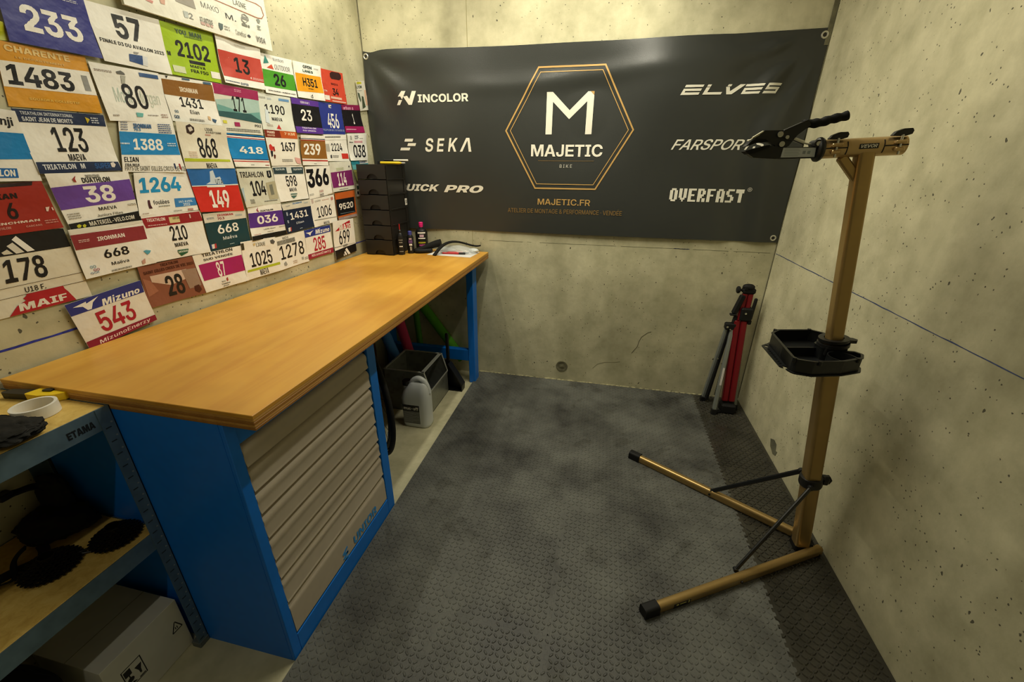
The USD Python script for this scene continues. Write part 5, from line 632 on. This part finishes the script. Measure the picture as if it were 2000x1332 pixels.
('race_bib', 'white race bib with a magenta band and white 87', 'race bib', [(1.236, 1.11), (1.459, 1.111), (1.456, 0.963), (1.249, 0.965)], '#f1efe6', 3, 1.0, [('P', [(0.054, 0.248), (0.972, 0.236), (0.982, 0.68), (0.048, 0.673)], '#a81c66'), ('T', '87', 0.377, 0.275, 0.548, 0.674, '#f2efe6', 700), ('T', 'TRIATHLON', 0.172, 0.009, 0.8, 0.081, '#3a3a3a', 700), ('T', 'SUD VENDÉE', 0.178, 0.117, 0.785, 0.185, '#3a3a3a', 700), ('T', 'Triathlon', 0.369, 0.868, 0.562, 0.91, '#55554f', 700), ('P', [(0.503, 0.754), (0.542, 0.733), (0.535, 0.825), (0.501, 0.84)], '#a8403c'), ('S', 0.388, 0.8, 0.476, 0.841, '#8a8a84', 2), ('S', 0.394, 0.933, 0.521, 0.975, '#77776f', 1)]),
('race_bib', 'white race bib with black 1025 and a lime diagonal stripe', 'race bib', [(1.458, 1.125), (1.656, 1.118), (1.652, 0.963), (1.448, 0.964)], '#f1efe6', 4, 1.0, [('T', '1025', 0.176, 0.33, 0.785, 0.713, '#17171a', 600), ('P', [(0.054, 0.75), (1.02, 0.747), (1.006, 0.817), (0.043, 0.805)], '#b3bf2a'), ('T', 'MAEVA', 0.371, 0.813, 0.607, 0.971, '#17171a', 600), ('P', [(0.814, 0.081), (0.902, 0.057), (0.961, 0.134), (0.905, 0.201), (0.827, 0.172)], '#5a5a58'), ('R', -0.008, 0.039, 0.073, 0.213, '#3a3828'), ('T', 'LIGUE', 0.403, 0.091, 0.654, 0.191, '#77776f', 600), ('P', [(0.319, 0.101), (0.378, 0.08), (0.385, 0.137), (0.331, 0.159)], '#d8c088')]),
('race_bib', 'white race bib with tall thin black number 1278', 'race bib', [(1.654, 1.113), (1.858, 1.12), (1.858, 0.965), (1.653, 0.962)], '#f1efe6', 2, 1.0, [('T', '1278', 0.087, 0.289, 0.89, 0.714, '#17171a', 550), ('S', 0.051, 0.069, 0.644, 0.33, '#77776f', 1), ('T', 'MAEVA', 0.25, 0.044, 0.443, 0.112, '#77776f', 600), ('P', [(0.129, 0.818), (0.208, 0.774), (0.243, 0.88), (0.194, 0.918), (0.129, 0.891)], '#9a9a94'), ('S', 0.445, 0.826, 0.587, 0.933, '#c0a890', 2), ('P', [(0.756, 0.808), (0.823, 0.803), (0.823, 0.887), (0.756, 0.892)], '#a8a8a0'), ('S', 0.857, 0.829, 0.971, 0.916, '#8a8a84', 2)]),
('race_bib', 'white race bib with blue top, crimson 285 and a crimson base strip', 'race bib', [(1.856, 1.12), (2.072, 1.122), (2.067, 0.972), (1.853, 0.972)], '#f1efe6', 3, 1.0, [('P', [(0.0, 0.0), (1.0, 0.0), (0.996, 0.238), (-0.006, 0.248)], '#2b388c'), ('P', [(0.044, 0.094), (0.207, 0.096), (0.347, 0.058), (0.236, 0.137), (0.195, 0.217), (0.138, 0.149)], '#f2efe6'), ('T', 'Mizuno', 0.4, 0.05, 0.96, 0.21, '#f2efe6', 850, 0.25), ('T', '285', 0.272, 0.311, 0.732, 0.778, '#b4203a', 600), ('P', [(0.012, 0.823), (1.01, 0.812), (1.0, 1.0), (0.0, 1.0)], '#97203c'), ('T', 'MizunoEnerzy', 0.13, 0.845, 0.9, 0.965, '#f0dcd8', 600, 0.15)]),
('race_bib', 'white race bib with black 699, a red triangle logo and a black base', 'race bib', [(2.093, 1.137), (2.298, 1.134), (2.294, 0.94), (2.072, 0.926)], '#f1efe6', 4, 1.0, [('P', [(0.082, 0.281), (0.38, 0.135), (0.809, 0.046), (0.816, 0.271)], '#b8242c'), ('T', 'MAIF', 0.27, 0.13, 0.82, 0.29, '#ece7da', 900), ('T', '699', 0.229, 0.302, 0.732, 0.671, '#17171a', 550), ('P', [(-0.021, 0.771), (1.0, 0.776), (1.0, 1.0), (0.0, 1.0)], '#151517'), ('P', [(0.527, 0.802), (0.666, 0.993), (0.564, 0.992), (0.446, 0.836)], '#f2efe6'), ('P', [(0.439, 0.868), (0.514, 0.984), (0.433, 0.988), (0.387, 0.898)], '#f2efe6'), ('P', [(0.366, 0.92), (0.406, 0.986), (0.344, 0.982)], '#f2efe6'), ('P', [(-0.022, 0.68), (0.965, 0.749), (0.965, 0.754), (-0.02, 0.694)], '#77776f'), ('S', 0.368, 0.672, 0.581, 0.786, '#8a8a84', 1)]),
('sponsor_board', 'large white board with signatures and sponsor logos above the bibs', 'poster board', [(1.238, 2.262), (1.846, 2.272), (1.844, 1.873), (1.24, 1.86)], '#e6e4d6', 8, 0, [('T', 'MAKO', 0.463, 0.786, 0.585, 0.828, '#6a6a66', 300), ('T', 'M.', 0.631, 0.803, 0.71, 0.845, '#4a4a48', 400), ('T', 'LAINE', 0.716, 0.662, 0.82, 0.704, '#55554f', 400), ('P', [(0.568, 0.727), (0.909, 0.735), (0.947, 0.726), (0.969, 0.692), (0.956, 0.631), (0.907, 0.622), (0.814, 0.627), (0.826, 0.622), (0.921, 0.613), (0.964, 0.626), (0.977, 0.692), (0.949, 0.734), (0.908, 0.745), (0.549, 0.734)], '#a0705c'), ('P', [(0.295, 0.847), (0.415, 0.795), (0.419, 0.863), (0.298, 0.857)], '#9a958c'), ('P', [(0.199, 0.886), (0.232, 0.872), (0.224, 0.912), (0.201, 0.911)], '#c79c88'), ('P', [(0.122, 0.914), (0.16, 0.913), (0.153, 0.932), (0.119, 0.926)], '#c98a80'), ('P', [(0.328, 0.908), (0.358, 0.906), (0.354, 0.951), (0.329, 0.953)], '#b5bcb8'), ('T', '2', 0.36, 0.908, 0.385, 0.95, '#8a8a86', 600), ('T', 'ATLANTIQUE', 0.43, 0.907, 0.518, 0.949, '#77776f', 700), ('S', 0.432, 0.935, 0.513, 0.977, '#c9a8a0', 1), ('P', [(0.561, 0.905), (0.594, 0.906), (0.586, 0.946), (0.568, 0.963), (0.559, 0.943)], '#5a6a6a'), ('S', 0.601, 0.907, 0.641, 0.949, '#a0a098', 2), ('P', [(0.763, 0.766), (0.79, 0.749), (0.82, 0.768), (0.811, 0.803), (0.781, 0.834), (0.757, 0.819), (0.755, 0.791), (0.763, 0.789), (0.765, 0.811), (0.785, 0.824), (0.806, 0.8), (0.81, 0.772), (0.788, 0.759), (0.768, 0.771)], '#8a8a86'), ('R', 0.763, 0.775, 0.821, 0.799, '#8a8a86'), ('S', 0.753, 0.827, 0.817, 0.869, '#77776f', 1), ('P', [(0.891, 0.757), (0.913, 0.743), (0.926, 0.758), (0.916, 0.783), (0.899, 0.785), (0.896, 0.77)], '#8a9088'), ('S', 0.887, 0.804, 0.918, 0.846, '#77807a', 3), ('T', 'Carrefour', 0.685, 0.911, 0.77, 0.953, '#77776f', 500), ('P', [(0.78, 0.925), (0.797, 0.918), (0.81, 0.933), (0.802, 0.943), (0.785, 0.938)], '#4a4a52'), ('T', 'VODA', 0.857, 0.907, 0.94, 0.955, '#55554f', 600)]),
]

def bib(idx, name, label, cat, quad, bg, lift, curl, els):
    q = np.array(quad); A, R = [], []
    for (u, v), (y, z) in zip(((0, 0), (1, 0), (1, 1), (0, 1)), q): A += [[u, v, 1, 0, 0, 0, -u * y, -v * y], [0, 0, 0, u, v, 1, -u * z, -v * z]]; R += [y, z]
    H = np.append(np.linalg.solve(A, R), 1).reshape(3, 3); rs = np.random.RandomState(100 + idx); ph_ = rs.rand(6) * 6.28; fl = rs.rand(4) * .004 * curl; board = name == 'sponsor_board'
    base = .0012 + lift * .0019 + (.010 if board else 0)
    def at(uv, off=0.0):
        u, v = uv[:, 0], uv[:, 1]; p = np.c_[u, v, np.ones(len(u))] @ H.T; y, z = p[:, 0] / p[:, 2], p[:, 1] / p[:, 2]
        d = .00055 * curl * (np.sin(5.3 * u + 2.2 * v + ph_[0]) + np.sin(6.7 * v - 3.1 * u + ph_[1])) + .0004 * curl * np.sin(11 * u + 8 * v + ph_[2])
        for k, (cu, cv) in enumerate(((0, 0), (1, 0), (1, 1), (0, 1))): d = d + fl[k] * np.exp(-(((u - cu) / .28) ** 2 + ((v - cv) / .3) ** 2))
        return np.c_[XL + base + np.maximum(d, -.0009) + off, y, z]
    def uvmesh(shape, off, size=.12):
        V, F = flatpoly(shape)
        if len(V) == 0: return None
        if not board: V3, F = trimesh.remesh.subdivide_to_size(np.c_[V, np.zeros(len(V))], F, size); V = V3[:, :2]
        return trimesh.Trimesh(at(V, off), F[:, ::-1], process=False)
    c = at(np.array([[.5, .5]]))[0]; t = thing(name, label, cat, (XL, c[1], c[2]), 'race bibs taped to the left wall' if cat == 'race bib' else None)
    n = 12; U, Vv = np.meshgrid(np.linspace(0, 1, n), np.linspace(0, 1, n)); g = np.c_[U.ravel(), Vv.ravel()]; th = .010 if board else .0004
    P0, P1 = at(g), at(g) - [th, 0, 0]; F = []
    for i in range(n - 1):
        for j in range(n - 1): a = i * n + j; F += [[a, a + n + 1, a + 1], [a, a + n, a + n + 1]]
    F = np.array(F); ed = [(j, j + 1) for j in range(n - 1)] + [((n - 1) * n + j + 1, (n - 1) * n + j) for j in range(n - 1)] + [((i + 1) * n, i * n) for i in range(n - 1)] + [(i * n + n - 1, (i + 1) * n + n - 1) for i in range(n - 1)]
    Fe = np.array([[a, b, b + n * n] for a, b in ed] + [[a, b + n * n, a + n * n] for a, b in ed])
    obj('sheet', trimesh.Trimesh(np.vstack([P0, P1]), np.vstack([F, F[:, ::-1] + n * n, Fe]), process=False), ink(bg), t, smooth=40)
    full = sbox(0, 0, 1, 1) if board else sbox(.002, .002, .998, .998)
    for k, e in enumerate(els):
        off = .0005 + .0001 * k
        if e[0] == 'R': sh, col, nm = sbox(min(e[1], e[3]), min(e[2], e[4]), max(e[1], e[3]), max(e[2], e[4])), e[5], 'colour_band'
        elif e[0] == 'P': sh, col, nm = Polygon(e[1]).buffer(0), e[2], 'printed_shape'
        elif e[0] == 'S':
            u0, v0, u1, v1, col, m = e[1:7]; nm = 'small_print'; hh = (v1 - v0) / m; rr = np.random.RandomState(idx * 31 + k); sh = []
            for i in range(m):
                x = u0
                while x < u1 - .004:
                    w = min(rr.uniform(.012, .05), u1 - x); sh.append(sbox(x, v0 + hh * (i + .22), x + w, v0 + hh * (i + .72))); x += w + .007
            sh = union_all(sh)
        else:
            tx, u0, v0, u1, v1, col = e[1:7]; wgt = e[7] if len(e) > 7 else 700; skew = e[8] if len(e) > 8 else 0
            if v1 < v0: v0, v1 = v1, v0
            sh = affinity.affine_transform(glyphs(tx, wgt, skew, 72 if (v1 - v0) > .2 else 44), [u1 - u0, 0, 0, -(v1 - v0), u0, v1]); nm = 'number' if any(ch.isdigit() for ch in tx) and (v1 - v0) > .2 else 'lettering'
        sh = sh.intersection(full); m = uvmesh(sh, off, .07)
        if m is not None: obj(nm, m, ink(col), t, smooth=False)
for i, (nm, lb, ct, quad, bg, lift, curl, els) in enumerate(BIBS): bib(i, nm, lb, ct, quad, bg, lift, curl, els)
TAPEM = M('masking_tape', '#cfc6a4', .6)
# ---------------------------------------------------------------- gold repair stand
GOLD = M('gold_anodised', '#a98d58', .34, metal=.65, spec=.5, var=.05, vscale=20, bump=.0001, bscale=500); GOLD2 = M('gold_head', '#bda070', .30, metal=.65)
SY = 1.425
stand = thing('bike_repair_stand', 'gold bicycle repair stand with two splayed legs and a black clamp', 'repair stand', (.89, SY, 0))
pd = np.array([-.1422, 0, 1.0]); pd /= np.linalg.norm(pd)
def post_at(z): return np.array([.898 - .1422 * z, SY, z])
def octa(r, c): return Polygon(sbox(-r, -r, r, r).buffer(-c).buffer(c, quad_segs=3).exterior.coords)
def tubeprof(p0, p1, r, c):
    T, L = frame_(p0, p1, (0, 1, 0)); m = trimesh.creation.extrude_polygon(octa(r, c), L, engine='earcut'); m.apply_transform(T); return m
p = obj('lower_post', tubeprof(post_at(.045), post_at(.90), .0262, .012), GOLD, stand, smooth=40)
obj('upper_post', tubeprof(post_at(.88), post_at(1.474), .0205, .009), GOLD, stand, smooth=40)
hx0, hx1 = np.array([.572, SY, 1.4755]), np.array([.776, SY, 1.4865]); hd = (hx1 - hx0) / np.linalg.norm(hx1 - hx0); hu = np.cross(np.array([0, 1, 0.]), hd); hu = hu if hu[2] > 0 else -hu
def H(s, f=0, u=0): return hx0 + hd * s + np.array([0, -1, 0]) * f + hu * u      # along the head tube, towards the front, up
T, L = frame_(hx0, hx1); RH = .0242
h = obj('head_tube', lathe([(RH - .003, 0), (RH, .001), (RH, L - .001), (RH - .003, L), (RH - .006, L - .001), (RH - .006, 0.001), (RH - .003, 0)], 40, T), GOLD2, stand)
obj('end_cap', lathe([(0, L - .008), (RH - .006, L - .008)], 30, T), BLKM, h)
st = obj('brand_plate', cat_([box(-.0225, .0225, -.0008, .0008, -.0065, .0065, .0006)]).apply_transform(np.vstack([np.c_[np.c_[hd, [0, 1, 0], hu], H(.112, RH + .0005, .002)], [0, 0, 0, 1]])), BLK, h); obj('lettering', text_on('VEVOR', H(.0925, RH + .0017, -.002), hd, hu, .039, .0085, 800, .25), M('plate_white', '#e8e4da', .4), st, smooth=False)
DK = M('slit_dark', '#20180e', .7)
for s0, s1, sv in ((.004, .062, .062), (.148, .203, .148)):
    obj('slit', [bar(H(s0, RH - .002, .001), H(s1, RH - .002, .001), .006, .003, 0), cat_([bar(H(sv, RH * math.cos(a) - .0008, RH * math.sin(a)), H(sv, RH * math.cos(a + .2) - .0008, RH * math.sin(a + .2)), .0025, .003, 0) for a in np.arange(-.7, .65, .2)])], DK, h)
for s, nm in ((.034, 'left'), (.182, 'right')):
    obj('clamp_ear', [box(-.013, .013, -.006, .006, .004, .013, .002).apply_transform(np.vstack([np.c_[np.c_[hd, [0, 1, 0], hu], H(s, RH + .003, 0)], [0, 0, 0, 1]])), box(-.011, .011, -.006, .006, -.014, -.004, .002).apply_transform(np.vstack([np.c_[np.c_[hd, [0, 1, 0], hu], H(s, RH + .003, 0)], [0, 0, 0, 1]]))], GOLD2, h)
    obj('bolt', cyl(H(s, RH + .003, -.022), H(s, RH + .003, .026), .003, 10), STEEL, h)
    lv = extr(rpoly([(-.024, 0), (-.016, .010), (.0, .016), (.018, .016), (.022, .010), (.020, .002), (.006, -.002), (-.01, -.001)], .0015), .014, (0, 0, 0), (1, 0, 0), (0, 1, 0)); lv.apply_translation((0, 0, -.007)); lv.apply_transform(np.vstack([np.c_[np.c_[hd, hu, [0, -1, 0]], H(s + .002, RH - .006, RH - .006 + .006)], [0, 0, 0, 1]]))
    obj('quick_release_lever', lv, BLK, h)
obj('gusset', bar((.634, SY, 1.458), (.697, SY, 1.392), .024, .02, .004, (0, 1, 0)), GOLD, stand)
# jaw clamp: plates lie in the x-z plane
def plate(nm, pts, y0, y1, m, parent, r=.0012): return obj(nm, extr(rpoly(pts, r), y1 - y0, (0, y1, 0), (1, 0, 0), (0, 0, 1)), m, parent)
JB = M('jaw_black', '#151614', .42, spec=.5, bump=.0002, bscale=200)
flange = obj('clamp_flange', lathe([(0, 0), (.026, 0), (.031, .004), (.032, .010), (.029, .016), (.022, .018), (0, .018)], 32, frame_(H(-.008), H(.012))[0]), BLK, stand)
jl = plate('lower_jaw', [(.380, 1.470), (.407, 1.4535), (.477, 1.4505), (.566, 1.4535), (.566, 1.482), (.47, 1.481), (.447, 1.486), (.425, 1.484), (.405, 1.477)], SY - .014, SY + .014, JB, stand)
obj('jaw_pad', extr(rpoly([(.378, 1.471), (.405, 1.478), (.44, 1.487), (.44, 1.480), (.405, 1.466), (.39, 1.463)], .001), .044, (0, SY + .022, 0), (1, 0, 0), (0, 0, 1)), BLKM2, jl)
lb = obj('instruction_label', extr([(.477, 1.4545), (.4785, 1.4795), (.5605, 1.4800), (.5625, 1.4565)], .0006, (0, SY - .014, 0), (1, 0, 0), (0, 0, 1)), M('label_pale', '#c4cacb', .45), jl); obj('small_print', cat_([box(.483, .52 + .003 * (k % 2), SY - .0151, SY - .0146, 1.459 + .0042 * k, 1.4600 + .0042 * k) for k in range(5)] + [box(.53 + .012 * k, .537 + .012 * k, SY - .0151, SY - .0146, 1.464, 1.472) for k in range(2)]), M('label_grey', '#8d979a', .5), lb, smooth=False)
ju = plate('upper_jaw', [(.376, 1.480), (.395, 1.502), (.422, 1.524), (.470, 1.5245), (.498, 1.516), (.502, 1.502), (.492, 1.484), (.470, 1.474), (.455, 1.487), (.436, 1.495), (.405, 1.492)], SY - .010, SY + .010, JB, stand)
obj('jaw_pad', extr(rpoly([(.377, 1.480), (.40, 1.493), (.436, 1.495), (.425, 1.502), (.40, 1.503), (.39, 1.497)], .001), .044, (0, SY + .022, 0), (1, 0, 0), (0, 0, 1)), BLKM2, ju); obj('edge_strip', [bar((.393, SY - .012, 1.505), (.418, SY - .012, 1.522), .004, .008, .001, (0, 1, 0)), bar((.384, SY - .012, 1.497), (.410, SY - .012, 1.514), .003, .006, .0008, (0, 1, 0))], M('pale_strip', '#c9c4a4', .35), ju)
arm = plate('clamp_handle', [(.462, 1.512), (.472, 1.525), (.525, 1.550), (.534, 1.536), (.508, 1.513), (.497, 1.497), (.484, 1.500)], SY - .013, SY + .013, JB, stand)
obj('grip', sweep(spline([(.518, SY, 1.538), (.535, SY, 1.541), (.560, SY, 1.543), (.582, SY, 1.550), (.604, SY, 1.555), (.622, SY, 1.560)], 26), [.0115 + .0012 * math.sin(i * 1.1) for i in range(26)], 14), BLKM2, arm)
for x, z, r in ((.462, 1.5135, .0075), (.481, 1.5065, .0048), (.4715, 1.489, .0072)): obj('bolt', cyl((x, SY - .0125, z), (x, SY - .018, z), r, 18), STEEL, arm)
obj('turnbuckle', cyl((.503, SY, 1.503), (.531, SY, 1.493), .0055, 16), STEEL, stand); obj('adjusting_rod', cyl((.531, SY, 1.493), (.556, SY, 1.487), .0022, 10), STEEL, stand); obj('pivot', cyl((.562, SY - .02, 1.490), (.562, SY + .02, 1.490), .010, 18), BLK, stand); obj('bolt', cyl((.562, SY - .022, 1.490), (.562, SY - .02, 1.490), .006, 14), STEEL, stand)
# tool tray
tray = thing('tool_tray', 'black plastic tool tray clamped to the gold stand post', 'tool tray', (.72, 1.42, .88))
TB = M('tray_black', '#101213', .4, spec=.45, var=.1, vscale=60, bump=.0002, bscale=300)
out = Polygon([(.608, 1.302), (.616, 1.284), (.66, 1.276), (.75, 1.303), (.816, 1.340), (.832, 1.372), (.818, 1.392), (.78, 1.388), (.735, 1.405), (.728, 1.44), (.755, 1.47), (.795, 1.49), (.800, 1.552), (.765, 1.578), (.65, 1.548), (.618, 1.510)]).buffer(-.008).buffer(.016, quad_segs=4).buffer(-.008)
inn = out.buffer(-.0035); zf, zr = .848, .893
obj('tray_floor', extr(out, .003, (0, 0, zf), (1, 0, 0), (0, 1, 0)), TB, tray)
holes = [Point(.5985 + .0005 * k, 1.345 + .0165 * k).buffer(.0045, quad_segs=4) for k in range(8)] + [affinity.scale(Point(.603, 1.318).buffer(.010, quad_segs=5), .7, 1), affinity.scale(Point(.604, 1.49).buffer(.010, quad_segs=5), .7, 1)]
fl_ = union_all([out.buffer(.007), Polygon([(.588, 1.322), (.622, 1.29), (.63, 1.53), (.590, 1.495)])]).buffer(-.004).buffer(.004).difference(out.buffer(-.006)).difference(union_all(holes))
obj('flange', extr(fl_, .0035, (0, 0, zf - .003), (1, 0, 0), (0, 1, 0)), TB, tray)
obj('outer_wall', extr(out.difference(inn), zr - zf, (0, 0, zf), (1, 0, 0), (0, 1, 0)), TB, tray)
lip = out.buffer(.0025).difference(out.buffer(-.0055)); obj('rim', extr(lip, .0022, (0, 0, zr - .002), (1, 0, 0), (0, 1, 0)), TB, tray)
for x, y in ((.64, 1.543), (.763, 1.577), (.61, 1.292), (.675, 1.279), (.80, 1.331)): obj('lug', cyl((x, y, zr - .012), (x, y, zr + .002), .006, 12), TB, tray)
circ = Point(.765, 1.346).buffer(.040); obj('round_cup', extr(circ.difference(circ.buffer(-.003)).intersection(out), zr - zf - .003, (0, 0, zf), (1, 0, 0), (0, 1, 0)), TB, tray)
obj('divider', extr(LineString([(.607, 1.405), (.70, 1.424), (.73, 1.43)]).buffer(.0016).intersection(out), zr - zf - .012, (0, 0, zf), (1, 0, 0), (0, 1, 0)), TB, tray); obj('divider', extr(LineString([(.625, 1.52), (.606, 1.30)]).buffer(.0016).intersection(out), zr - zf - .002, (0, 0, zf), (1, 0, 0), (0, 1, 0)), TB, tray)
T, L = frame_(post_at(.897), post_at(.925), (0, 1, 0))
cl = obj('post_clamp', lathe([(.0268, 0), (.044, 0), (.044, .011), (.0268, .011), (.0268, 0)], 28, T), BLK, tray); T2, _ = frame_(post_at(.914), post_at(.94), (0, 1, 0)); obj('clamp_plate', lathe([(.0268, 0), (.042, 0), (.042, .009), (.0268, .009), (.0268, 0)], 28, T2), BLK, cl)
pc_ = post_at(.91); obj('clamp_lever', extr(rpoly([(.02, -.018), (.060, -.012), (.066, .0), (.058, .012), (.02, .018)], .003), .010, (pc_[0], pc_[1], .912), (1, 0, 0), (0, 1, 0)), BLK, cl); obj('tray_bracket', box(.738, .800, 1.392, 1.425, .868, .9, .003), BLK, cl)
# legs, feet, braces
LE0, LF0 = np.array([.957, 1.415, .032]), np.array([.262, 1.012, .027]); LE1, LF1 = np.array([.940, 1.455, .034]), np.array([.262, 1.862, .027])
for a, b, nm in ((LE0, LF0, 'near'), (LE1, LF1, 'far')):
    d = (a - b) / np.linalg.norm(a - b); lg = obj('leg', rbar(b + d * .03, a, .030, .040, .012), GOLD, stand, smooth=40); obj('rubber_foot', rbar(b - d * .012, b + d * .045, .038, .047, .011), BLKM, lg, smooth=40); obj('bolt', cyl(b + d * .40 + [0, 0, -.0] + np.array([d[1], -d[0], 0]) * .0185, b + d * .40 + np.array([d[1], -d[0], 0]) * .014, .005, 12), BLK, lg)
    if nm == 'near':
        nrm = np.array([d[1], -d[0], 0.]); s_ = obj('warning_sticker', bar(b + d * .105 + nrm * .0148 - [0, 0, .004], b + d * .175 + nrm * .0148 - [0, 0, .004], .0012, .020, 0), BLK, lg); obj('sticker_mark', cat_([bar(b + d * .165 + nrm * .0158 - [0, 0, .001], b + d * .169 + nrm * .0158 - [0, 0, .001], .001, .013, 0), bar(b + d * .115 + nrm * .0158, b + d * .124 + nrm * .0158, .001, .006, 0), bar(b + d * .13 + nrm * .0158, b + d * .155 + nrm * .0158, .001, .003, 0)]), M('sticker_yellow', '#c9c06a', .5), s_, smooth=False)
obj('pivot_block', [box(.868, .930, SY - .022, SY + .034, .012, .055, .005), cyl((.945, SY - .03, .02), (.945, SY + .05, .02), .012, 16)], BLKM, stand); obj('pivot_bolt', [cyl((.925, SY + .04, .035), (.925, SY + .04, .088), .009, 14)], STEEL, stand)
cz = post_at(.352); T, L = frame_(post_at(.334), post_at(.372), (0, 1, 0)); col = obj('collar', lathe([(.027, 0), (.036, 0), (.038, .008), (.036, .036), (.027, .038), (.027, 0)], 28, T), BLK, stand); obj('collar_lever', [box(cz[0] + .03, cz[0] + .055, SY - .016, SY + .016, .345, .378, .006), extr(rpoly([(0, 0), (.02, .004), (.03, -.012), (.024, -.03), (.012, -.024), (.004, -.016)], .002), .012, (cz[0] + .036, SY + .006, .378), (1, 0, 0), (0, 0, 1))], BLK, col)
BR = M('brace_black', '#15171a', .35, spec=.5)
for a, b in (((cz[0] - .02, SY + .036, .362), (.606, 1.652, .044)), ((cz[0] - .012, SY - .036, .346), (.602, 1.236, .044))): obj('brace', [bar(a, b, .010, .018, .003, (0, 0, 1)), cyl(np.array(a) + [0, -.007, 0], np.array(a) + [0, .007, 0], .010, 14), cyl(np.array(b) + [0, -.007, 0], np.array(b) + [0, .007, 0], .009, 14)], BR, stand)

# ---------------------------------------------------------------- folded red stand in the corner
REDM = M('red_anodised', '#7c0f1c', .35, metal=.35, spec=.5, var=.06, vscale=20); SILV = M('silver_leg', '#8f9490', .4, metal=.6)
s2 = thing('folded_repair_stand', 'folded red and silver repair stand leaning in the far right corner', 'repair stand', (.86, 2.48, 0))
A0, A1 = np.array([.866, 2.465, .085]), np.array([.858, 2.555, .590]); B1 = np.array([.872, 2.577, .752]); d2 = (A1 - A0) / np.linalg.norm(A1 - A0); sx_ = np.array([1, 0, 0.])
for o_ in (-.019, .019): obj('post', bar(A0 + sx_ * o_, A1 + sx_ * o_, .035, .036, .006, (0, 1, 0)), REDM, s2, smooth=40)
for o_ in (-.015, .015): obj('upper_post', bar(A1 + sx_ * (o_ + .004), B1 + sx_ * o_, .027, .03, .004, (0, 1, 0)), REDM, s2, smooth=40)
obj('head', [box(.838, .908, 2.555, 2.60, .752, .786, .008), lump((.868, 2.575, .79), (.03, .022, .018), 4, .2), box(.842, .862, 2.55, 2.59, .775, .80, .004)], BLKM, s2); obj('head_knob', [cyl((.822, 2.572, .772), (.846, 2.572, .77), .007, 12), lathe([(0, 0), (.016, 0), (.021, .004), (.021, .014), (.016, .018), (0, .018)], 10, frame_((.806, 2.572, .772), (.83, 2.572, .772))[0])], BLKM, s2)
jaw = obj('folded_clamp', [bar((.842, 2.555, .745), (.812, 2.55, .632), .026, .03, .005), box(.790, .828, 2.535, 2.56, .62, .632, .004)], BLKM, s2)
obj('slide_collar', [box(.846, .912, 2.53, 2.60, .592, .672, .008), bar((.918, 2.56, .73), (.908, 2.55, .60), .016, .02, .005), box(.895, .915, 2.535, 2.56, .572, .60, .004)], BLKM, s2); obj('collar_bolt', cyl((.870, 2.531, .642), (.870, 2.525, .642), .006, 12), STEEL, s2)
obj('leg_hub', [box(.778, .838, 2.53, 2.57, .53, .572, .006), bar((.822, 2.55, .57), (.828, 2.555, .615), .02, .022, .004)], BLKM, s2); obj('hub_bolt', [cyl((.788, 2.531, .551), (.788, 2.525, .551), .006, 12), cyl((.806, 2.531, .536), (.806, 2.526, .536), .004, 12)], STEEL, s2)
fl0 = np.array([.783, 2.412, .014]); fl1 = np.array([.748, 2.572, .014]); fl2 = np.array([.928, 2.500, .014])
for a, b, w in ((fl0, (.822, 2.548, .545), .024), (fl1, (.796, 2.562, .545), .022), (fl2, (.898, 2.565, .40), .022)):
    b = np.array(b); u_ = (b - a) / np.linalg.norm(b - a); lg = obj('leg', bar(a + u_ * .02, b, w, .024, .005, (0, 1, 0)), SILV, s2, smooth=40); obj('leg_foot', bar(a - [0, 0, .013], a + u_ * .032, w + .008, .03, .004, (0, 1, 0)), BLKM, lg)
    if a is fl0: obj('decal', bar(a + u_ * .19 + [0, -.0125, 0], a + u_ * .30 + [0, -.0125, 0], .012, .001, 0, (0, 1, 0)), M('decal_pale', '#c9c4c0', .5), lg)
obj('inner_leg', bar((.768, 2.556, .03), (.808, 2.552, .54), .016, .02, .003, (0, 1, 0)), BLKM, s2); obj('stay', [cyl((.812, 2.54, .30), (.795, 2.50, .10), .0035, 8), cyl((.900, 2.55, .33), (.880, 2.54, .20), .0035, 8)], BLKM, s2); obj('stay_bolt', [cyl((.806, 2.535, .305), (.806, 2.529, .305), .005, 10), cyl((.902, 2.545, .33), (.902, 2.539, .33), .005, 10), cyl((.778, 2.543, .335), (.778, 2.537, .335), .005, 10)], STEEL, s2)
obj('base_block', [box(.826, .912, 2.425, 2.50, .012, .075, .01), bar((.78, 2.41, .02), (.92, 2.50, .02), .02, .016, .003)], BLKM, s2)
